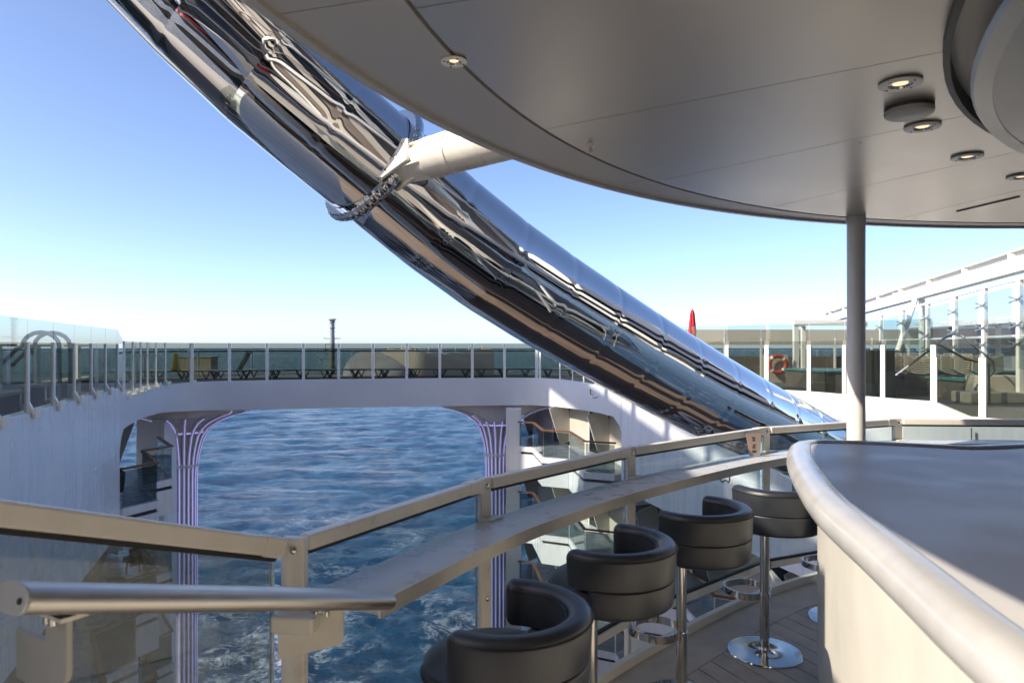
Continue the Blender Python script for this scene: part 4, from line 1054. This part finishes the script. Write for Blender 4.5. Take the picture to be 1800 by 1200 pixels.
def pool_tub(name, label, x0, x1, y0, y1, z1):
    t = thing(name, label, 'pool', ((x0 + x1) / 2, (y0 + y1) / 2, .44))
    MB().box(((x0 + x1) / 2, (y0 + y1) / 2, (.44 + z1) / 2), (x1 - x0, y1 - y0, z1 - .44)).build('tub_wall', M['brown'], t)
    MB().box(((x0 + x1) / 2, (y0 + y1) / 2, z1 + .03), (x1 - x0 + .1, y1 - y0 + .1, .06)).build('tile_rim', M['teal'], t, bevel=.01)
pool_tub('raised_pool', 'raised brown pool tub with a teal tiled rim behind the right glass', 9.3, 15.2, 20.3, 23.2, .98)
pool_tub('raised_pool', 'nearer raised tub with teal rim under the stacked chairs', 11.2, 15.5, 16.9, 18.4, .90)
# lifebuoy
q = at(1367, 640, 25.0)
lb_ = thing('lifebuoy', 'orange ring lifebuoy hanging behind the right glass', 'lifebuoy', (q.x, q.y, q.z))
MB().tube([V(.30 * math.cos(a), 0, .30 * math.sin(a)) for a in [2 * math.pi * k / 32 for k in range(32)]], .075, 10, True, up=(0, 1, 0)).build('ring', M['orange'], lb_, smooth=True, local=True)
for a in (45, 135, 225, 315):
    MB().tube([V(.30 * math.cos(R(a + e)), 0, .30 * math.sin(R(a + e))) for e in (-8, 0, 8)], .079, 10, up=(0, 1, 0)).build('band', M['white'], lb_, smooth=True, local=True)
MB().box((0, .22, -.3), (.9, .1, 1.3)).build('backboard', M['canvas'], lb_, local=True)
# beige windbreak far behind
wb_ = thing('windbreak', 'beige windbreak screen along the far right ship side', 'screen', (9, 29, .45))
xs = [6.0 + 1.6 * k for k in range(9)]
for k in range(8):
    MB().box((xs[k] + .8, 29.6, 2.18), (1.57, .05, .66)).build('canvas_panel', M['canvas'], wb_)
    MB().box((xs[k], 29.6, 1.3), (.08, .07, 1.7)).build('post', M['white'], wb_)
MB().box((12.4, 29.7, .9), (13, .06, .9)).build('lower_screen', M['brown'], wb_)
# portal frame
pt_ = thing('portal_frame', 'white square portal frame beyond the column on the right deck', 'frame', (11.5, 26, .45))
for x in (10.55, 12.65): MB().box((x, 25.4, 1.55), (.16, .16, 2.2)).build('leg', M['white'], pt_)
for x in (11.6, 13.7): MB().box((x, 27.2, 1.55), (.14, .14, 2.2)).build('leg', M['white'], pt_)
MB().box((11.6, 25.4, 2.66), (2.3, .22, .20)).build('lintel', M['white'], pt_, bevel=.01)
MB().bar((10.55, 25.4, 2.66), (11.6, 27.2, 2.66), .16, .18).build('side_beam', M['white'], pt_)
MB().bar((12.65, 25.4, 2.66), (13.7, 27.2, 2.66), .16, .18).build('side_beam', M['white'], pt_)
MB().box((12.9, 25.3, 2.60), (.5, .12, .24)).build('hinge_plate', M['white'], pt_)
for x in (12.75, 12.95, 13.08): MB().cyl((x, 25.24, 2.6), (x, 25.22, 2.6), .03, n=8).build('bolt', M['trim'], pt_)
# I-beam
ib = thing('steel_beam', 'long sunlit white I-beam rising to the right above the glass screens', 'beam', (14, 20, 3.8))
A, B = Vector((12.6, 14.0, 4.15)), Vector((18.2, 39.5, 3.42))
dB = (B - A).normalized()
MB().bar(A, B, .06, .52).build('web', M['white'], ib)
MB().bar(A + V(0, 0, .275), B + V(0, 0, .275), .34, .035).build('top_flange', M['white'], ib)
MB().bar(A - V(0, 0, .275), B - V(0, 0, .275), .34, .035).build('bottom_flange', M['white'], ib)
for k in range(9):
    p = A + dB * (1.6 + 2.9 * k); MB().box((p.x - .09, p.y, p.z), (.13, .22, .50), math.atan2(dB.y, dB.x) - math.pi / 2).build('stiffener', M['white'], ib)
p = A + dB * 13.4; MB().box((p.x - .16, p.y, p.z), (.25, .35, .25)).build('junction_box', M['white'], ib)
p1, p2 = A + dB * 11.6, Vector((13.9, 24.6, 1.6))
MB().cyl(p1 + V(-.05, 0, -.1), p2, .10, n=14).build('diagonal_strut', M['white'], ib, smooth=True)
MB().cyl(p1 + V(.3, .3, -.2), Vector((p1.x + .3, p1.y + .3, .44)), .11, n=14).build('leg', M['white'], ib, smooth=True)
# windscreen with spider fittings
ws = thing('glass_windscreen', 'tall clear glass windscreen with white posts and spider fittings at far right', 'windscreen', (13, 20, .44))
wp = [(11.25, 13.8, 3.33), (11.9, 16.0, 3.32), (12.6, 18.2, 3.31), (13.25, 20.4, 3.25), (13.77, 22.6, 3.17), (14.2, 24.8, 3.07), (14.6, 27.0, 2.98)]
for i, (x, y, z) in enumerate(wp):
    MB().box((x, y, (z + .44) / 2), (.10, .12, z - .44)).build('post', M['white'], ws)
    for zz in (z - .45, z - 1.05, z - 1.5):
        for s in (-1, 1):
            MB().bar((x - .06, y, zz), (x - .10, y + .22 * s, zz + .07), .03, .03).build('spider_arm', M['alu'], ws)
            MB().bar((x - .06, y, zz), (x - .10, y + .22 * s, zz - .07), .03, .03).build('spider_arm', M['alu'], ws)
for (a, b) in zip(wp, wp[1:]):
    MB().bar(Vector((a[0], a[1], a[2] + .03)), Vector((b[0], b[1], b[2] + .03)), .07, .07).build('top_bar', M['white'], ws)
    p, q = Vector((a[0] - .11, a[1] + .12, 0)), Vector((b[0] - .11, b[1] - .12, 0))
    MB().plate([(p.x, p.y, 1.25), (q.x, q.y, 1.25), (q.x, q.y, b[2] - .16), (p.x, p.y, a[2] - .16)], .014).build('pane', M['gclear'], ws)
    MB().bar(Vector((a[0], a[1] + .08, 2.02)), Vector((b[0], b[1] - .08, 2.02)), .03, .05).build('mid_bar', M['white'], ws)
# grey deckhouse seen through the windscreen
dh = thing('deckhouse', 'grey deckhouse seen through the tall glass windscreen', 'deckhouse', (19, 22, .44))
MB().prism([(15.6, 15.0), (21, 14.0), (24, 30), (18.5, 31)], .44, 2.55).build('wall', M['grey'], dh)
MB().prism([(15.3, 14.8), (21.3, 13.6), (24.3, 30.4), (18.2, 31.4)], 2.56, 2.80).build('roof', M['roofwhite'], dh)
# stacks of chairs
def make_chair(label):
    t = thing('stacked_chair', label, 'chair', (0, 0, 0), 0, 'white slatted chairs stacked on the right deck')
    vs_ = []
    path = [(-.42, .12), (-.30, .06), (-.05, .01), (.20, .03), (.36, .08), (.46, .15)]
    for s in (-.25, .25):
        MB().sweep([V(x, s, z) for x, z in path], [(-.02, -.02), (.02, -.02), (.02, .02), (-.02, .02)], up=(0, 1, 0)).build('side_frame', M['canvas'], t, local=True)
    for k in range(7):
        f = k / 6 * 4.98; i = int(f); u_ = f - i; x = path[i][0] * (1 - u_) + path[i + 1][0] * u_; z = path[i][1] * (1 - u_) + path[i + 1][1] * u_
        MB().box((x, 0, z + .02), (.06, .48, .014)).build('slat', M['canvas'], t, local=True)
    return t
ch0 = None
for s, (px, Y) in enumerate(((1528, 19.2), (1583, 19.0), (1612, 18.8), (1668, 18.6), (1700, 18.4), (1722, 18.3))):
    for k in range(7):
        q = at(px, 600, Y); nm = ['left-most stack', 'stack left of the second glass post', 'second stack from that post', 'stack behind the middle glass post', 'stack under the stair handrail bend', 'right-most stack'][s]
        lv = ['bottom', 'second', 'third', 'fourth', 'fifth', 'sixth', 'top'][k]
        lab = '%s chair of the %s of white slatted chairs' % (lv, nm)
        loc = (q.x, q.y, 1.03 + .062 * k); rz = R(5 if s % 2 else 175)
        if ch0 is None: ch0 = make_chair(lab); ch0.location = loc; ch0.rotation_euler = (0, 0, rz)
        else: copy_tree(ch0, loc, rz, None, lab)
# low table carrying the stacks
q = at(1630, 640, 18.9)
sb = thing('stack_platform', 'long dark platform under the stacked chairs', 'platform', (q.x, q.y, .44))
MB().box((-.1, 0, .27), (4.4, 1.0, .53)).build('body', M['brown'], sb, local=True)
# dark cabinet left of the stacks
q = at(1545, 640, 18.0)
cb = thing('dark_cabinet', 'dark upright cabinet beside the column behind the right glass', 'cabinet', (q.x, q.y, .44))
MB().box((0, 0, .62), (.62, .4, 1.24)).build('body', M['trim'], cb, local=True, bevel=.02)
for k in range(2): MB().box((-.155 + .31 * k, -.205, .62), (.29, .015, 1.12)).build('door', M['darkmetal'], cb, local=True)
# stair handrails
sh = thing('stair_handrail', 'bent chrome stair handrail behind the far right glass', 'handrail', (9.5, 15, .22))
pp = [(1574, 659, 16.6), (1632, 617, 16.4), (1660, 594, 16.3), (1676, 587, 16.25), (1690, 590, 16.2), (1734, 625, 16.0), (1746, 637, 16.0), (1748, 650, 16.0), (1741, 661, 16.0)]
MB().tube([at(*p) for p in pp], .026, 8).build('rail', M['chrome'], sh, smooth=True)
pp = [(1640, 600, 15.9), (1700, 632, 15.7), (1738, 640, 15.6), (1739, 717, 15.6)]
MB().tube([at(*p) for p in pp], .026, 8).build('rail', M['trim'], sh, smooth=True)
# pale bench blocks
q = at(1752, 700, 16.2)
bk_ = thing('stepped_bench', 'pale stepped bench block behind the far right glass', 'bench', (q.x, q.y, .44))
MB().box((.25, .4, .32), (1.1, .6, .62)).build('back_block', M['canvas'], bk_, local=True, bevel=.03)
MB().box((-.05, -.05, .13), (1.7, .7, .26)).build('seat_block', M['canvas'], bk_, local=True, bevel=.03)

# ------------------------------------------------------------------ ship behind and beside the camera (seen in the polished tube; deckhouses and pylon added for shade and reflections)
ph = thing('port_shade_block', 'unseen white slotted block added on the port side to shade the bridge', 'deckhouse', (-22, 12, 0))  # unseen blocks, placed and slotted to shade bridge and right hull wall
MB().box((-21.0, 21.35, 8.0), (5.0, 4.3, 16.4)).build('aft_block', M['white'], ph)
MB().box((-21.0, 6.8, 8.2), (5.0, 10.4, 16.5)).build('main_block', M['white'], ph)
MB().box((-18.75, 15.55, 16.0), (.5, 7.1, .9)).build('slot_sill', M['white'], ph)
MB().box((-18.75, 10.3, 17.95), (.5, 17.6, 1.6)).build('slot_head', M['white'], ph)  # gap below it shapes the sun strip on the right hull wall
for k in range(9): MB().box((-18.75, 2.0 + 2.15 * k, 16.8), (.25, .25, .7)).build('post', M['white'], ph)
for k in range(3): MB().box((-18.49, 6.8, 1.8 + 2.6 * k), (.04, 9.6, 1.2)).build('window_band', M['door'], ph)
py = thing('shade_pylon', 'unseen white pylon added left of the frame to shade the near railing', 'pylon', (-3.2, 1.6, -17.2))  # unseen, added to keep the near railing and stools in shade
MB().box((-3.25, 2.10, -6.5), (.5, 1.65, 21.2)).build('shaft', M['white'], py, bevel=.05)
MB().box((-3.25, .76, -6.75), (.46, .98, 20.9)).build('low_shaft', M['white'], py, bevel=.05)
st_ = thing('starboard_reflection_block', 'unseen white block added on the starboard side for the tube reflection', 'deckhouse', (24, 2, 0))  # unseen, added so the tube mirrors white wall instead of low sky
MB().box((24.0, 1.5, 5.5), (5.0, 22.0, 11.4)).build('main_block', M['white'], st_)
for k in range(3): MB().box((21.49, 1.5, 1.7 + 2.9 * k), (.04, 21.0, 1.5)).build('window_band', M['door'], st_)
bk2 = thing('bar_house', 'tall dark clad ship superstructure behind the camera', 'deckhouse', (3, -9, 0))
MB().box((4, -11.0, 8.5), (34, 4.0, 18.0)).build('wall', M['facade'], bk2)
for j in range(6):
    z = .3 + 2.95 * j
    for k in range(12):
        MB().box((-11.6 + 2.8 * k, -8.985, z + 1.3), (2.3, .05, 2.0)).build('window', M['door'] if (j + k) % 4 else M['canvas'], bk2)
    MB().box((4, -8.75, z + 2.65), (34, .6, .28)).build('slab_edge', M['white'], bk2)
    MB().box((4, -8.50, z + 3.65), (34, .05, .06)).build('handrail', M['wood'], bk2)
for k in range(6):
    rp_ = thing('open_parasol', ['first', 'second', 'third', 'fourth', 'fifth', 'last'][k] + ' open red parasol of the row behind the camera', 'parasol', (-9 + 4.4 * k, -6.0, 0), 0, 'red parasols behind the camera')
    MB().cyl((0, 0, 2.2), (0, 0, 2.9), 1.3, .05, 12).build('canopy', M['red'], rp_, local=True)
    MB().cyl((0, 0, 0), (0, 0, 2.5), .04, n=8).build('pole', M['white'], rp_, local=True)
aw = thing('atrium_end_wall', 'dark glazed end wall of the atrium below the bar deck', 'wall', (0, -5, -17))
MB().box((0, -5.2, -8.8), (30, .4, 16.8)).build('wall', M['facade'], aw)
for k in range(4): MB().box((0, -4.98, -15.2 + 4 * k), (28, .04, 2.6)).build('window_band', M['door'], aw)
